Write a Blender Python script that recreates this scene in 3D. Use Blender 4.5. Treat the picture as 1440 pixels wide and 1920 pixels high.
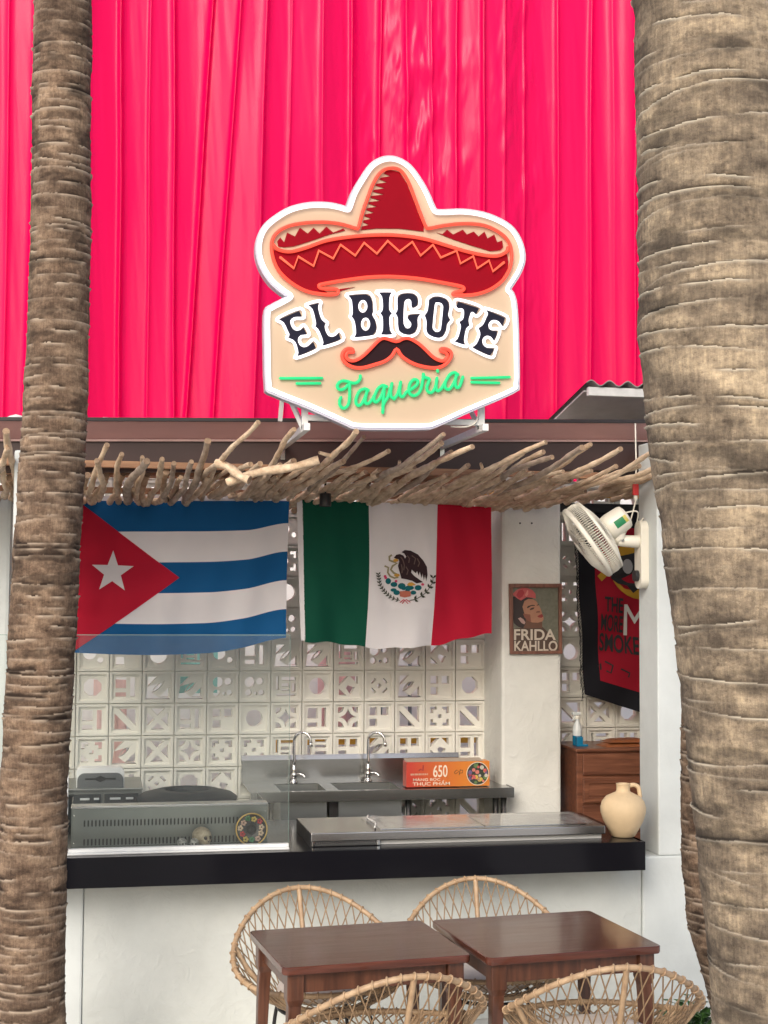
import bpy, bmesh, math, random
import numpy as np
from mathutils import Vector, Matrix
from mathutils.geometry import tessellate_polygon

for o in list(bpy.data.objects):
    bpy.data.objects.remove(o)
SC = bpy.context.scene
COL = SC.collection
R = math.radians

# ------------------------------------------------------------------ camera
F = 2700.0                     # focal length in photo pixels (photo 1440 x 1920)
YAW, PITCH, ROLL, H = R(11.3), math.atan(160 / 2700), 0.006, 2.15
cam = bpy.data.cameras.new('camera')
cam.sensor_fit = 'VERTICAL'
cam.sensor_height = 24.0
cam.lens = F / 1920 * 24.0
cam.clip_start = 0.05
cam.clip_end = 2000
camo = bpy.data.objects.new('camera', cam)
COL.objects.link(camo)
_f = Vector((math.cos(PITCH) * math.sin(YAW), math.cos(PITCH) * math.cos(YAW), math.sin(PITCH)))
_r = Vector((math.cos(YAW), -math.sin(YAW), 0))
_u = _r.cross(_f)
_r2 = _r * math.cos(ROLL) + _u * math.sin(ROLL)
_u2 = _u * math.cos(ROLL) - _r * math.sin(ROLL)
M = Matrix((( _r2.x, _u2.x, -_f.x, 0), (_r2.y, _u2.y, -_f.y, 0), (_r2.z, _u2.z, -_f.z, H), (0, 0, 0, 1)))
camo.matrix_world = M
SC.camera = camo

# ------------------------------------------------------------------ light
SUN_EL, SUN_AZ = R(34), R(208)           # azimuth: direction the light comes from, clockwise from +Y
w = bpy.data.worlds.new('World')
SC.world = w
w.use_nodes = True
nt = w.node_tree
bg = nt.nodes['Background']
sky = nt.nodes.new('ShaderNodeTexSky')
sky.sky_type = 'NISHITA'
sky.sun_disc = False
sky.sun_elevation = SUN_EL
sky.sun_rotation = SUN_AZ
sky.air_density = 1.0
sky.dust_density = 4.0
sky.ozone_density = 1.0
nt.links.new(sky.outputs[0], bg.inputs[0])
bg.inputs[1].default_value = 0.15
sl = bpy.data.lights.new('sun', 'SUN')
sl.energy = 1.15
sl.angle = R(28)
sl.color = (1.0, 0.985, 0.95)
slo = bpy.data.objects.new('sun', sl)
COL.objects.link(slo)
sd = Vector((math.sin(SUN_AZ) * math.cos(SUN_EL), math.cos(SUN_AZ) * math.cos(SUN_EL), math.sin(SUN_EL)))
slo.rotation_euler = sd.to_track_quat('Z', 'Y').to_euler()
slo.location = sd * 30
SC.view_settings.view_transform = 'Standard'
SC.view_settings.look = 'None'
SC.view_settings.gamma = 1.0
SC.view_settings.use_curve_mapping = False
SC.view_settings.exposure = 0.48
SC.render.engine = 'CYCLES'
SC.cycles.max_bounces = 6
SC.cycles.diffuse_bounces = 4
SC.cycles.glossy_bounces = 3
SC.cycles.transmission_bounces = 3
SC.cycles.caustics_reflective = False
SC.cycles.caustics_refractive = False
SC.cycles.transparent_max_bounces = 8

# ------------------------------------------------------------------ measuring helpers
def ray(x, y):
    u, v = (x - 720) / F, (960 - y) / F
    c, s = math.cos(ROLL), math.sin(ROLL)
    u, v = u * c - v * s, u * s + v * c
    cp, sp = math.cos(PITCH), math.sin(PITCH)
    fw, up = cp - v * sp, sp + v * cp
    return (fw * math.sin(YAW) + u * math.cos(YAW), fw * math.cos(YAW) - u * math.sin(YAW), up)
def P(x, y, Y):
    r = ray(x, y); t = Y / r[1]
    return Vector((r[0] * t, Y, H + r[2] * t))
def PZ(x, y, z):
    r = ray(x, y); t = (z - H) / r[2]
    return Vector((r[0] * t, r[1] * t, z))
def XZ(x, y, Y):
    p = P(x, y, Y)
    return (p.x, p.z)

# ------------------------------------------------------------------ materials
MATS = {}
def mat(name, col, rough=0.5, metal=0.0, var=0.0, vscale=8.0, bump=0.0, bscale=60.0, bdist=0.01, col2=None,
        emit=None, estr=0.0, trans=0.0, coat=0.0, spec=0.5, stretch=(1, 1, 1), detail=6.0, sss=0.0):
    if name in MATS:
        return MATS[name]
    m = bpy.data.materials.new(name)
    m.use_nodes = True
    n, l = m.node_tree.nodes, m.node_tree.links
    b = n['Principled BSDF']
    b.inputs['Roughness'].default_value = rough
    b.inputs['Metallic'].default_value = metal
    b.inputs['Base Color'].default_value = (*col, 1)
    b.inputs['Coat Weight'].default_value = coat
    b.inputs['Coat Roughness'].default_value = 0.12
    b.inputs['Specular IOR Level'].default_value = spec
    if emit:
        b.inputs['Emission Color'].default_value = (*emit, 1)
        b.inputs['Emission Strength'].default_value = estr
    tc = n.new('ShaderNodeTexCoord')
    mp = n.new('ShaderNodeMapping')
    mp.inputs['Scale'].default_value = stretch
    l.new(tc.outputs['Object'], mp.inputs['Vector'])
    if var > 0 or col2:
        nz = n.new('ShaderNodeTexNoise')
        nz.inputs['Scale'].default_value = vscale
        nz.inputs['Detail'].default_value = detail
        nz.inputs['Roughness'].default_value = 0.6
        l.new(mp.outputs[0], nz.inputs['Vector'])
        rp = n.new('ShaderNodeValToRGB')
        rp.color_ramp.elements[0].position = 0.32
        rp.color_ramp.elements[1].position = 0.68
        c2 = col2 if col2 else tuple(c * (1 - var) for c in col)
        c1 = col if col2 else tuple(min(1, c * (1 + var * 0.5)) for c in col)
        rp.color_ramp.elements[0].color = (*c2, 1)
        rp.color_ramp.elements[1].color = (*c1, 1)
        l.new(nz.outputs['Fac'], rp.inputs[0])
        l.new(rp.outputs[0], b.inputs['Base Color'])
        ml = n.new('ShaderNodeMapRange')
        ml.inputs['To Min'].default_value = max(0, rough - 0.08)
        ml.inputs['To Max'].default_value = min(1, rough + 0.1)
        l.new(nz.outputs['Fac'], ml.inputs['Value'])
        l.new(ml.outputs[0], b.inputs['Roughness'])
    if bump > 0:
        nb = n.new('ShaderNodeTexNoise')
        nb.inputs['Scale'].default_value = bscale
        nb.inputs['Detail'].default_value = 5
        l.new(mp.outputs[0], nb.inputs['Vector'])
        bp = n.new('ShaderNodeBump')
        bp.inputs['Strength'].default_value = bump
        bp.inputs['Distance'].default_value = bdist
        l.new(nb.outputs['Fac'], bp.inputs['Height'])
        l.new(bp.outputs[0], b.inputs['Normal'])
    MATS[name] = m
    return m

def plaster(name, col, patch=True):
    """hand-trowelled white plaster: broad lumps plus thin flaky relief and faint grime"""
    m = mat(name, col, rough=0.75, var=0.16, vscale=1.6, detail=10.0)
    n, l = m.node_tree.nodes, m.node_tree.links
    b = n['Principled BSDF']
    tc = n.new('ShaderNodeTexCoord')
    n1 = n.new('ShaderNodeTexNoise'); n1.inputs['Scale'].default_value = 3.2; n1.inputs['Detail'].default_value = 9; n1.inputs['Roughness'].default_value = 0.62
    n1.inputs['Distortion'].default_value = 0.8
    n2 = n.new('ShaderNodeTexNoise'); n2.inputs['Scale'].default_value = 9; n2.inputs['Detail'].default_value = 8; n2.inputs['Distortion'].default_value = 1.6
    l.new(tc.outputs['Object'], n1.inputs['Vector']); l.new(tc.outputs['Object'], n2.inputs['Vector'])
    r2 = n.new('ShaderNodeValToRGB'); r2.color_ramp.elements[0].position = 0.48; r2.color_ramp.elements[1].position = 0.66
    l.new(n2.outputs['Fac'], r2.inputs[0])
    ad = n.new('ShaderNodeMath'); ad.operation = 'MULTIPLY_ADD'
    ad.inputs[1].default_value = 0.16 if patch else 0.03
    l.new(r2.outputs[0], ad.inputs[0]); l.new(n1.outputs['Fac'], ad.inputs[2])
    bp = n.new('ShaderNodeBump'); bp.inputs['Strength'].default_value = 0.30 if patch else 0.18; bp.inputs['Distance'].default_value = 0.035
    l.new(ad.outputs[0], bp.inputs['Height']); l.new(bp.outputs[0], b.inputs['Normal'])
    return m

def wood(name, c1, c2, rough=0.35, coat=0.3, axis='X', scale=1.0):
    m = bpy.data.materials.new(name); m.use_nodes = True
    n, l = m.node_tree.nodes, m.node_tree.links
    b = n['Principled BSDF']
    b.inputs['Coat Weight'].default_value = coat
    b.inputs['Coat Roughness'].default_value = 0.1
    tc = n.new('ShaderNodeTexCoord'); mp = n.new('ShaderNodeMapping')
    s = {'X': (1.2, 14, 14), 'Y': (14, 1.2, 14), 'Z': (14, 14, 1.2)}[axis]
    mp.inputs['Scale'].default_value = [v * scale for v in s]
    l.new(tc.outputs['Object'], mp.inputs['Vector'])
    nz = n.new('ShaderNodeTexNoise'); nz.inputs['Scale'].default_value = 3; nz.inputs['Detail'].default_value = 8; nz.inputs['Distortion'].default_value = 0.7
    l.new(mp.outputs[0], nz.inputs['Vector'])
    rp = n.new('ShaderNodeValToRGB')
    rp.color_ramp.elements[0].position = 0.35; rp.color_ramp.elements[0].color = (*c1, 1)
    rp.color_ramp.elements[1].position = 0.68; rp.color_ramp.elements[1].color = (*c2, 1)
    l.new(nz.outputs['Fac'], rp.inputs[0]); l.new(rp.outputs[0], b.inputs['Base Color'])
    mr = n.new('ShaderNodeMapRange'); mr.inputs['To Min'].default_value = rough - 0.06; mr.inputs['To Max'].default_value = rough + 0.12
    l.new(nz.outputs['Fac'], mr.inputs['Value']); l.new(mr.outputs[0], b.inputs['Roughness'])
    bp = n.new('ShaderNodeBump'); bp.inputs['Strength'].default_value = 0.12; bp.inputs['Distance'].default_value = 0.002
    l.new(nz.outputs['Fac'], bp.inputs['Height']); l.new(bp.outputs[0], b.inputs['Normal'])
    MATS[name] = m
    return m

WHITE = plaster('white_plaster', (0.57, 0.60, 0.58))
WHITE2 = plaster('lightened_inner_plaster', (0.74, 0.745, 0.70))  # same plaster, colour lightened to offset the weak light indoors
SMOOTHW = plaster('smooth_white_plaster', (0.61, 0.65, 0.645), patch=False)
BLOCK = mat('block_concrete', (0.80, 0.785, 0.715), 0.8, var=0.06, vscale=5, bump=0.15, bscale=140, bdist=0.004)
STEEL = mat('brushed_steel', (0.44, 0.44, 0.43), 0.22, 1.0, var=0.12, vscale=5, bump=0.05, bscale=260, bdist=0.002, stretch=(0.08, 1, 1))
PANEL = mat('slotted_steel', (0.22, 0.24, 0.23), 0.36, 1.0, var=0.2, vscale=3, bump=0.05, bscale=160, bdist=0.002, stretch=(0.6, 1, 1))
STEELD = mat('dull_steel', (0.36, 0.37, 0.36), 0.38, 1.0, var=0.25, vscale=4, bump=0.05, bscale=160, bdist=0.002, stretch=(0.2, 1, 1))
CHROME = mat('chrome', (0.72, 0.72, 0.72), 0.09, 1.0, var=0.05)
BLACKST = mat('black_granite', (0.008, 0.008, 0.011), 0.14, var=0.5, vscale=240, spec=0.16)
DARK = mat('dark_plastic', (0.030, 0.034, 0.036), 0.5, spec=0.25, var=0.2, vscale=10)
BLACK = mat('black_paint', (0.018, 0.018, 0.02), 0.42, var=0.2, vscale=20)
GREYP = mat('grey_plastic', (0.12, 0.13, 0.135), 0.4, var=0.1)
WPLAST = mat('white_plastic', (0.74, 0.71, 0.62), 0.35, var=0.05, vscale=12)
ALU = mat('white_aluminium', (0.70, 0.72, 0.72), 0.35, var=0.08, vscale=14)
WSTEEL = mat('white_painted_steel', (0.68, 0.69, 0.68), 0.45, var=0.12, vscale=18)
SOFFIT = mat('brown_primer_steel', (0.58, 0.35, 0.34), 0.30, var=0.16, vscale=1.6, stretch=(0.5, 2, 2), bump=0.05, bscale=4, bdist=0.02)
FASCIA = mat('dark_brown_steel', (0.045, 0.022, 0.020), 0.45, var=0.35, vscale=3, stretch=(0.4, 1, 1.5))
BEAMW = wood('pale_beam_wood', (0.22, 0.11, 0.06), (0.36, 0.20, 0.11), 0.6, 0.0)
TABLEW = wood('dark_table_wood', (0.070, 0.021, 0.013), (0.120, 0.038, 0.024), 0.18, 0.35)
LEGW = wood('table_leg_wood', (0.060, 0.021, 0.011), (0.12, 0.044, 0.022), 0.34, 0.3, 'Z')
CABW = wood('cabinet_wood', (0.11, 0.040, 0.022), (0.22, 0.085, 0.045), 0.4, 0.2)
RATTAN = mat('rattan', (0.46, 0.325, 0.20), 0.5, col2=(0.31, 0.20, 0.115), vscale=22, bump=0.2, bscale=200, bdist=0.002)
CORD = mat('cane_cord', (0.30, 0.20, 0.115), 0.6, col2=(0.20, 0.13, 0.07), vscale=30)
CUSH = mat('cream_cushion', (0.70, 0.62, 0.55), 0.85, var=0.08, vscale=6, bump=0.12, bscale=200, bdist=0.002)
DRIFT = mat('driftwood', (0.84, 0.67, 0.48), 0.8, col2=(0.47, 0.32, 0.20), vscale=26, bump=0.7, bscale=70, bdist=0.006, stretch=(1, 0.35, 1))
DRIFTG = mat('grey_driftwood', (0.54, 0.43, 0.33), 0.85, col2=(0.26, 0.19, 0.14), vscale=26, bump=0.7, bscale=70, bdist=0.006, stretch=(1, 0.35, 1))
CUT = mat('cut_wood_end', (0.40, 0.28, 0.18), 0.8, col2=(0.20, 0.13, 0.085), vscale=40)
JUG = mat('sandstone_jug', (0.62, 0.47, 0.29), 0.7, var=0.12, vscale=7, bump=0.15, bscale=120, bdist=0.002)

# ------------------------------------------------------------------ mesh helpers
def link(o, parent=None):
    COL.objects.link(o)
    if parent is not None:
        o.parent = parent
    return o
def empty(name, loc=(0, 0, 0), rz=0.0, label=None, cat=None, group=None, parent=None):
    o = bpy.data.objects.new(name, None)
    o.empty_display_size = 0.1
    o.location = loc
    o.rotation_euler = (0, 0, rz)
    tag(o, label, cat, group)
    return link(o, parent)
def tag(o, label=None, cat=None, group=None, kind=None):
    if label: o['label'] = label
    if cat: o['category'] = cat
    if group: o['group'] = group
    if kind: o['kind'] = kind
    return o
class MB:
    """collects geometry for ONE mesh object"""
    def __init__(s):
        s.v, s.f, s.mi = [], [], []
    def add(s, v, f, mi=0):
        k = len(s.v)
        s.v += [tuple(p) for p in v]
        s.f += [tuple(i + k for i in q) for q in f]
        s.mi += [mi] * len(f)
        return s
    def box(s, x0, x1, y0, y1, z0, z1, mi=0):
        v = [(x, y, z) for z in (z0, z1) for y in (y0, y1) for x in (x0, x1)]
        f = [(0, 2, 3, 1), (4, 5, 7, 6), (0, 1, 5, 4), (2, 6, 7, 3), (0, 4, 6, 2), (1, 3, 7, 5)]
        return s.add(v, f, mi)
    def bar(s, a, b, w, h=None, mi=0):
        a, b = Vector(a), Vector(b)
        h = h or w
        d = (b - a).normalized()
        x = d.cross(Vector((0, 0, 1)))
        if x.length < 1e-3: x = Vector((1, 0, 0))
        x.normalize(); y = d.cross(x)
        v = []
        for p in (a, b):
            for i, j in ((-1, -1), (1, -1), (1, 1), (-1, 1)):
                v.append(p + x * (i * w / 2) + y * (j * h / 2))
        return s.add(v, [(3, 2, 1, 0), (4, 5, 6, 7), (0, 1, 5, 4), (1, 2, 6, 5), (2, 3, 7, 6), (3, 0, 4, 7)], mi)
    def tube(s, pts, rad, n=8, closed=False, cap=True, mi=0, capmi=None):
        pts = [Vector(p) for p in pts]
        m = len(pts)
        if not hasattr(rad, '__len__'): rad = [rad] * m
        v, f = [], []
        prev = None
        for i, p in enumerate(pts):
            if closed: t = pts[(i + 1) % m] - pts[i - 1]
            else: t = pts[min(i + 1, m - 1)] - pts[max(i - 1, 0)]
            if t.length < 1e-9: t = Vector((0, 0, 1))
            t.normalize()
            if prev is None:
                x = t.cross(Vector((0.13, 0.31, 0.94)))
                if x.length < 1e-3: x = t.cross(Vector((1, 0, 0)))
            else:
                x = prev - t * prev.dot(t)
                if x.length < 1e-4: x = t.cross(Vector((0.9, 0.3, 0.1)))
            x.normalize(); prev = x
            y = t.cross(x)
            for k in range(n):
                a = 2 * math.pi * k / n
                v.append(p + (x * math.cos(a) + y * math.sin(a)) * rad[i])
        for i in range(m if closed else m - 1):
            j = (i + 1) % m
            for k in range(n):
                k2 = (k + 1) % n
                f.append((i * n + k, i * n + k2, j * n + k2, j * n + k))
        s.add(v, f, mi)
        if cap and not closed:
            k0 = len(s.v) - len(v)
            s.f.append(tuple(k0 + k for k in reversed(range(n)))); s.mi.append(capmi if capmi is not None else mi)
            s.f.append(tuple(k0 + (m - 1) * n + k for k in range(n))); s.mi.append(capmi if capmi is not None else mi)
        return s
    def lathe(s, prof, seg=32, mi=0, c=(0, 0, 0)):
        v, f = [], []
        for r, z in prof:
            for k in range(seg):
                a = 2 * math.pi * k / seg
                v.append((c[0] + r * math.cos(a), c[1] + r * math.sin(a), c[2] + z))
        for i in range(len(prof) - 1):
            for k in range(seg):
                k2 = (k + 1) % seg
                f.append((i * seg + k, i * seg + k2, (i + 1) * seg + k2, (i + 1) * seg + k))
        return s.add(v, f, mi)
    def plate(s, outer, holes=(), y0=0.0, y1=0.01, mi=0, side=None):
        """outline in (x, z) given a thickness from y0 (front) to y1 (back), with holes"""
        loops = [list(outer)] + [list(h) for h in holes]
        tri = tessellate_polygon([[Vector((p[0], p[1], 0)) for p in lp] for lp in loops])
        flat = [p for lp in loops for p in lp]
        N = len(flat)
        k = len(s.v)
        s.v += [(p[0], y0, p[1]) for p in flat] + [(p[0], y1, p[1]) for p in flat]
        for t in tri:
            a, b, c = [flat[i] for i in t]
            ar = (b[0] - a[0]) * (c[1] - a[1]) - (b[1] - a[1]) * (c[0] - a[0])
            if abs(ar) < 1e-14: continue
            t = tuple(t) if ar > 0 else tuple(reversed(t))
            s.f.append(tuple(k + i for i in t)); s.mi.append(mi)
            s.f.append(tuple(k + N + i for i in reversed(t))); s.mi.append(mi)
        b0 = 0
        sm = mi if side is None else side
        for li, lp in enumerate(loops):
            m = len(lp)
            A = sum(lp[i][0] * lp[(i + 1) % m][1] - lp[(i + 1) % m][0] * lp[i][1] for i in range(m))
            flip = (A > 0) != (li > 0)
            for i in range(m):
                j = (i + 1) % m
                q = (k + b0 + i, k + b0 + j, k + N + b0 + j, k + N + b0 + i)
                if flip: q = tuple(reversed(q))
                s.f.append(q); s.mi.append(sm)
            b0 += m
        return s
    def mesh(s, name, mats, smooth=False, bevel=0.0, autosm=None):
        me = bpy.data.meshes.new(name)
        me.from_pydata(s.v, [], s.f)
        for m in (mats if isinstance(mats, (list, tuple)) else [mats]): me.materials.append(m)
        if len(set(s.mi)) > 1 or (s.mi and s.mi[0]):
            me.polygons.foreach_set('material_index', s.mi)
        if bevel > 0:
            bm = bmesh.new(); bm.from_mesh(me)
            ed = [e for e in bm.edges if len(e.link_faces) == 2 and e.calc_face_angle(0) > 0.6]
            bmesh.ops.bevel(bm, geom=ed, offset=bevel, segments=2, profile=0.6, affect='EDGES', clamp_overlap=True)
            bm.to_mesh(me); bm.free()
        if smooth:
            me.polygons.foreach_set('use_smooth', [True] * len(me.polygons))
        if autosm is not None:
            bm = bmesh.new(); bm.from_mesh(me)
            for f_ in bm.faces: f_.smooth = True
            for e in bm.edges:
                if len(e.link_faces) == 2 and e.calc_face_angle(0) > autosm: e.smooth = False
            bm.to_mesh(me); bm.free()
        me.update()
        return me
    def build(s, name, mats, parent=None, smooth=False, bevel=0.0, autosm=None, loc=None):
        o = bpy.data.objects.new(name, s.mesh(name, mats, smooth, bevel, autosm))
        if loc is not None: o.location = loc
        return link(o, parent)
def box(name, x0, x1, y0, y1, z0, z1, m, parent=None, bevel=0.004):
    return MB().box(x0, x1, y0, y1, z0, z1).build(name, m, parent, bevel=bevel)
def copy_tree(o, parent=None):
    c = o.copy()
    COL.objects.link(c)
    c.parent = parent
    for ch in list(o.children):
        copy_tree(ch, c)
    return c
def catmull(pts, n=6, closed=False):
    pts = [Vector(p) for p in pts]
    m = len(pts); out = []
    for i in range(m if closed else m - 1):
        g = (lambda k: pts[k % m]) if closed else (lambda k: pts[max(0, min(m - 1, k))])
        p0, p1, p2, p3 = g(i - 1), g(i), g(i + 1), g(i + 2)
        for j in range(n):
            t = j / n
            out.append(0.5 * ((2 * p1) + (p2 - p0) * t + (2 * p0 - 5 * p1 + 4 * p2 - p3) * t * t + (3 * p1 - p0 - 3 * p2 + p3) * t ** 3))
    if not closed: out.append(pts[-1])
    return out
def offset_loop(pts, d):
    """offset a closed 2D loop outward by d"""
    m = len(pts)
    A = sum(pts[i][0] * pts[(i + 1) % m][1] - pts[(i + 1) % m][0] * pts[i][1] for i in range(m))
    sg = 1 if A > 0 else -1
    out = []
    for i in range(m):
        a, b, c = Vector(pts[i - 1][:2]), Vector(pts[i][:2]), Vector(pts[(i + 1) % m][:2])
        n1 = Vector(((b - a).y, -(b - a).x)); n2 = Vector(((c - b).y, -(c - b).x))
        if n1.length < 1e-9 or n2.length < 1e-9:
            continue
        n1.normalize(); n2.normalize()
        nn = n1 + n2
        if nn.length < 1e-6: nn = n1
        nn.normalize()
        k = min(1.5, 1 / max(0.35, nn.dot(n1)))
        out.append(tuple(b + nn * (sg * d * k)))
    return out
def stroke(pts, wd):
    """2D polyline -> outline polygon of the given width (number or list)"""
    pts = [Vector(p[:2]) for p in pts]
    m = len(pts)
    ws = wd if hasattr(wd, '__len__') else [wd] * m
    L, Rr = [], []
    for i in range(m):
        t = (pts[min(i + 1, m - 1)] - pts[max(0, i - 1)]).normalized()
        nn = Vector((-t.y, t.x)) * ws[i] / 2
        L.append(tuple(pts[i] + nn)); Rr.append(tuple(pts[i] - nn))
    return L + Rr[::-1]
def ell(cx, cy, rx, ry=None, n=20, a0=0.0):
    ry = rx if ry is None else ry
    return [(cx + rx * math.cos(a0 + 2 * math.pi * i / n), cy + ry * math.sin(a0 + 2 * math.pi * i / n)) for i in range(n)]
def text_mesh(body, size, bold=0.0, extrude=0.001, align='LEFT', sx=1.0, space=1.0):
    """built-in font lettering as a mesh in the XZ plane facing -Y; returns (verts, faces)"""
    c = bpy.data.curves.new('t', 'FONT')
    c.body = body; c.size = size; c.offset = bold; c.extrude = extrude; c.align_x = align
    c.space_character = space
    o = bpy.data.objects.new('t', c)
    COL.objects.link(o)
    bpy.context.view_layer.update()
    me = o.to_mesh()
    v = [(p.co.x * sx, -p.co.z, p.co.y) for p in me.vertices]
    f = [tuple(p.vertices) for p in me.polygons]
    o.to_mesh_clear()
    bpy.data.objects.remove(o); bpy.data.curves.remove(c)
    return v, f
def rnd_hash(ix, iy, seed):
    h = np.sin(ix * 127.1 + iy * 311.7 + seed * 74.7) * 43758.5453
    return h - np.floor(h)
def vnoise(x, y, seed=0, perx=None):
    ix, iy = np.floor(x), np.floor(y)
    fx, fy = x - ix, y - iy
    fx = fx * fx * (3 - 2 * fx); fy = fy * fy * (3 - 2 * fy)
    w = (lambda a: np.mod(a, perx)) if perx else (lambda a: a)
    a, b = rnd_hash(w(ix), iy, seed), rnd_hash(w(ix + 1), iy, seed)
    c, d = rnd_hash(w(ix), iy + 1, seed), rnd_hash(w(ix + 1), iy + 1, seed)
    return (a * (1 - fx) + b * fx) * (1 - fy) + (c * (1 - fx) + d * fx) * fy
def fbm(x, y, seed=0, oct=4, perx=None):
    s, a, t = 0, 0.5, 0
    for o in range(oct):
        s = s + a * vnoise(x, y, seed + o * 13, perx); t += a
        x, y, a = x * 2, y * 2, a * 0.5
        if perx: perx *= 2
    return s / t
def grid_mesh(name, X, Y, Z, mats, closed_u=False, attr=None, smooth=True, matidx=None):
    nv, nu = X.shape
    me = bpy.data.meshes.new(name)
    co = np.stack([X, Y, Z], -1).reshape(-1, 3).astype(np.float32)
    me.vertices.add(nv * nu)
    me.vertices.foreach_set('co', co.ravel())
    j, i = np.meshgrid(np.arange(nv - 1), np.arange(nu if closed_u else nu - 1), indexing='ij')
    i2 = (i + 1) % nu
    q = np.stack([j * nu + i, j * nu + i2, (j + 1) * nu + i2, (j + 1) * nu + i], -1).reshape(-1, 4)
    nf = len(q)
    me.loops.add(nf * 4)
    me.loops.foreach_set('vertex_index', q.ravel().astype(np.int32))
    me.polygons.add(nf)
    me.polygons.foreach_set('loop_start', np.arange(0, nf * 4, 4, dtype=np.int32))
    me.polygons.foreach_set('loop_total', np.full(nf, 4, dtype=np.int32))
    for m in (mats if isinstance(mats, (list, tuple)) else [mats]): me.materials.append(m)
    if matidx is not None: me.polygons.foreach_set('material_index', matidx.ravel().astype(np.int32))
    me.polygons.foreach_set('use_smooth', np.full(nf, smooth))
    me.update(calc_edges=True)
    if attr:
        for an, av in attr.items():
            a = me.attributes.new(an, 'FLOAT', 'POINT')
            a.data.foreach_set('value', av.ravel().astype(np.float32))
    return me

random.seed(7)

# ================================================================== GROUND
gm = mat('pale_paving', (0.62, 0.60, 0.56), 0.8, var=0.25, vscale=0.8, bump=0.2, bscale=30)
g = MB().add([(-400, -400, 0), (400, -400, 0), (400, 400, 0), (-400, 400, 0)], [(0, 1, 2, 3)]).build('ground', gm)
tag(g, kind='structure')

# ================================================================== STALL BUILDING
YF, YB = 7.25, 8.95                       # front wall plane, back wall plane
bld = empty('food_stall', (1.3, YF, 0), label='white plastered food stall with breeze-block back wall and dark steel roof edge', cat='building')
def bp(mb, name, m, bevel=0.006, parent=None, **k):
    o = mb.build(name, m, None, bevel=bevel, **k)
    p = parent or bld
    o.parent = p
    o.matrix_parent_inverse = Matrix.Translation(-Vector(bld.location)) if p is bld else Matrix()
    return o
bp(MB().box(-0.029, 2.84, YF, YF + 0.16, 0, 0.772), 'front_wall', WHITE, 0.008)
bp(MB().box(2.842, 4.3, YF - 0.012, YF + 0.255, 0, 0.80).box(2.931, 4.3, YF - 0.0121, YF + 0.2551, 0.80, 3.0), 'pillar', SMOOTHW, 0.010)
# left pillar, its left face stepped
bp(MB().box(-0.40, -0.165, YF - 0.012, YF + 0.2, 0.772, 2.86).box(-0.40, -0.03, YF - 0.0122, YF + 0.2, 0, 0.7715), 'pillar', SMOOTHW, 0.012)
bp(MB().box(-0.62, -0.46, YF + 0.9, YF + 1.05, 0, 2.7), 'pillar', SMOOTHW, 0.02)
bp(MB().box(2.437, 2.817, 8.51, 9.05, 0, 3.0), 'wall_stub', WHITE2, 0.02)
bp(MB().box(4.2, 4.35, 7.55, 9.05, 0, 3.0), 'side_wall', SMOOTHW, 0.01)
bp(MB().box(-2.6, -2.45, 7.45, 9.05, 0, 3.0), 'side_wall', SMOOTHW, 0.01)
bp(MB().box(-2.6, 4.3, 7.42, 9.2, 0.0, 0.06), 'floor_slab', mat('grey_floor', (0.50, 0.49, 0.46), 0.5, var=0.2), 0)
# roof: overhanging soffit in front, dark web behind, translucent sheets over the kitchen
zl, zr = 2.960, 3.036
def slope_box(x0, x1, y0, y1, dz0, dz1):
    za = lambda x: zl + (zr - zl) * (x + 0.06) / 2.9
    v = [(x, y, za(x) + d) for d in (dz0, dz1) for y in (y0, y1) for x in (x0, x1)]
    return v, [(0, 2, 3, 1), (4, 5, 7, 6), (0, 1, 5, 4), (2, 6, 7, 3), (0, 4, 6, 2), (1, 3, 7, 5)]
def slope_pan(y0, y1, th=.012):
    za = lambda x: zl + (zr - zl) * (x + 0.06) / 2.9
    v = [(x, y, za(x) + d + (DZ if y == y0 else 0)) for d in (0, th) for y in (y0, y1) for x in (-2.8, 4.6)]
    return v, [(0, 2, 3, 1), (4, 5, 7, 6), (0, 1, 5, 4), (2, 6, 7, 3), (0, 4, 6, 2), (1, 3, 7, 5)]
DZ = P(700, 791, 7.48).z - (zl + (zr - zl) * (P(700, 791, 7.48).x + .06) / 2.9)
print('DZ', DZ)
bp(MB().add(*slope_pan(7.48, 7.6)), 'roof_soffit', SOFFIT, 0)
bp(MB().add(*slope_box(-2.8, 4.6, 7.462, 7.4795, DZ - 0.003, DZ + 0.016)), 'roof_edge', mat('black_edge_trim', (0.02, 0.016, 0.018), 0.4, var=0.2), 0.002)
bp(MB().add(*slope_box(-2.8, 4.6, 7.585, 7.60, -0.012, -0.001)), 'joint_strip', mat('pale_sealant', (0.45, 0.30, 0.28), 0.5, var=0.2), 0)
bp(MB().add(*slope_box(-2.8, 4.6, 7.602, 7.66, -0.17, 0.045)), 'roof_beam', FASCIA, 0.003)
poly = mat('milky_roof_sheet', (0.80, 0.80, 0.77), 0.6, var=0.06)
_n, _l = poly.node_tree.nodes, poly.node_tree.links
tr = _n.new('ShaderNodeBsdfTranslucent'); tr.inputs[0].default_value = (0.95, 0.94, 0.90, 1)
mx = _n.new('ShaderNodeMixShader'); mx.inputs[0].default_value = 0.92
_l.new(_n['Principled BSDF'].outputs[0], mx.inputs[1]); _l.new(tr.outputs[0], mx.inputs[2]); _l.new(mx.outputs[0], _n['Material Output'].inputs[0])
rv, rf = [], []
nx = 260
for i in range(nx):
    x = -2.7 + 7.2 * i / (nx - 1)
    zz = 3.075 + 0.012 * math.sin(x * 2 * math.pi / 0.076 * 0.5)
    rv += [(x, 7.66, zz), (x, 9.15, zz + 0.07)]
    if i: rf.append((2 * i - 2, 2 * i, 2 * i + 1, 2 * i - 1))
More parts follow.
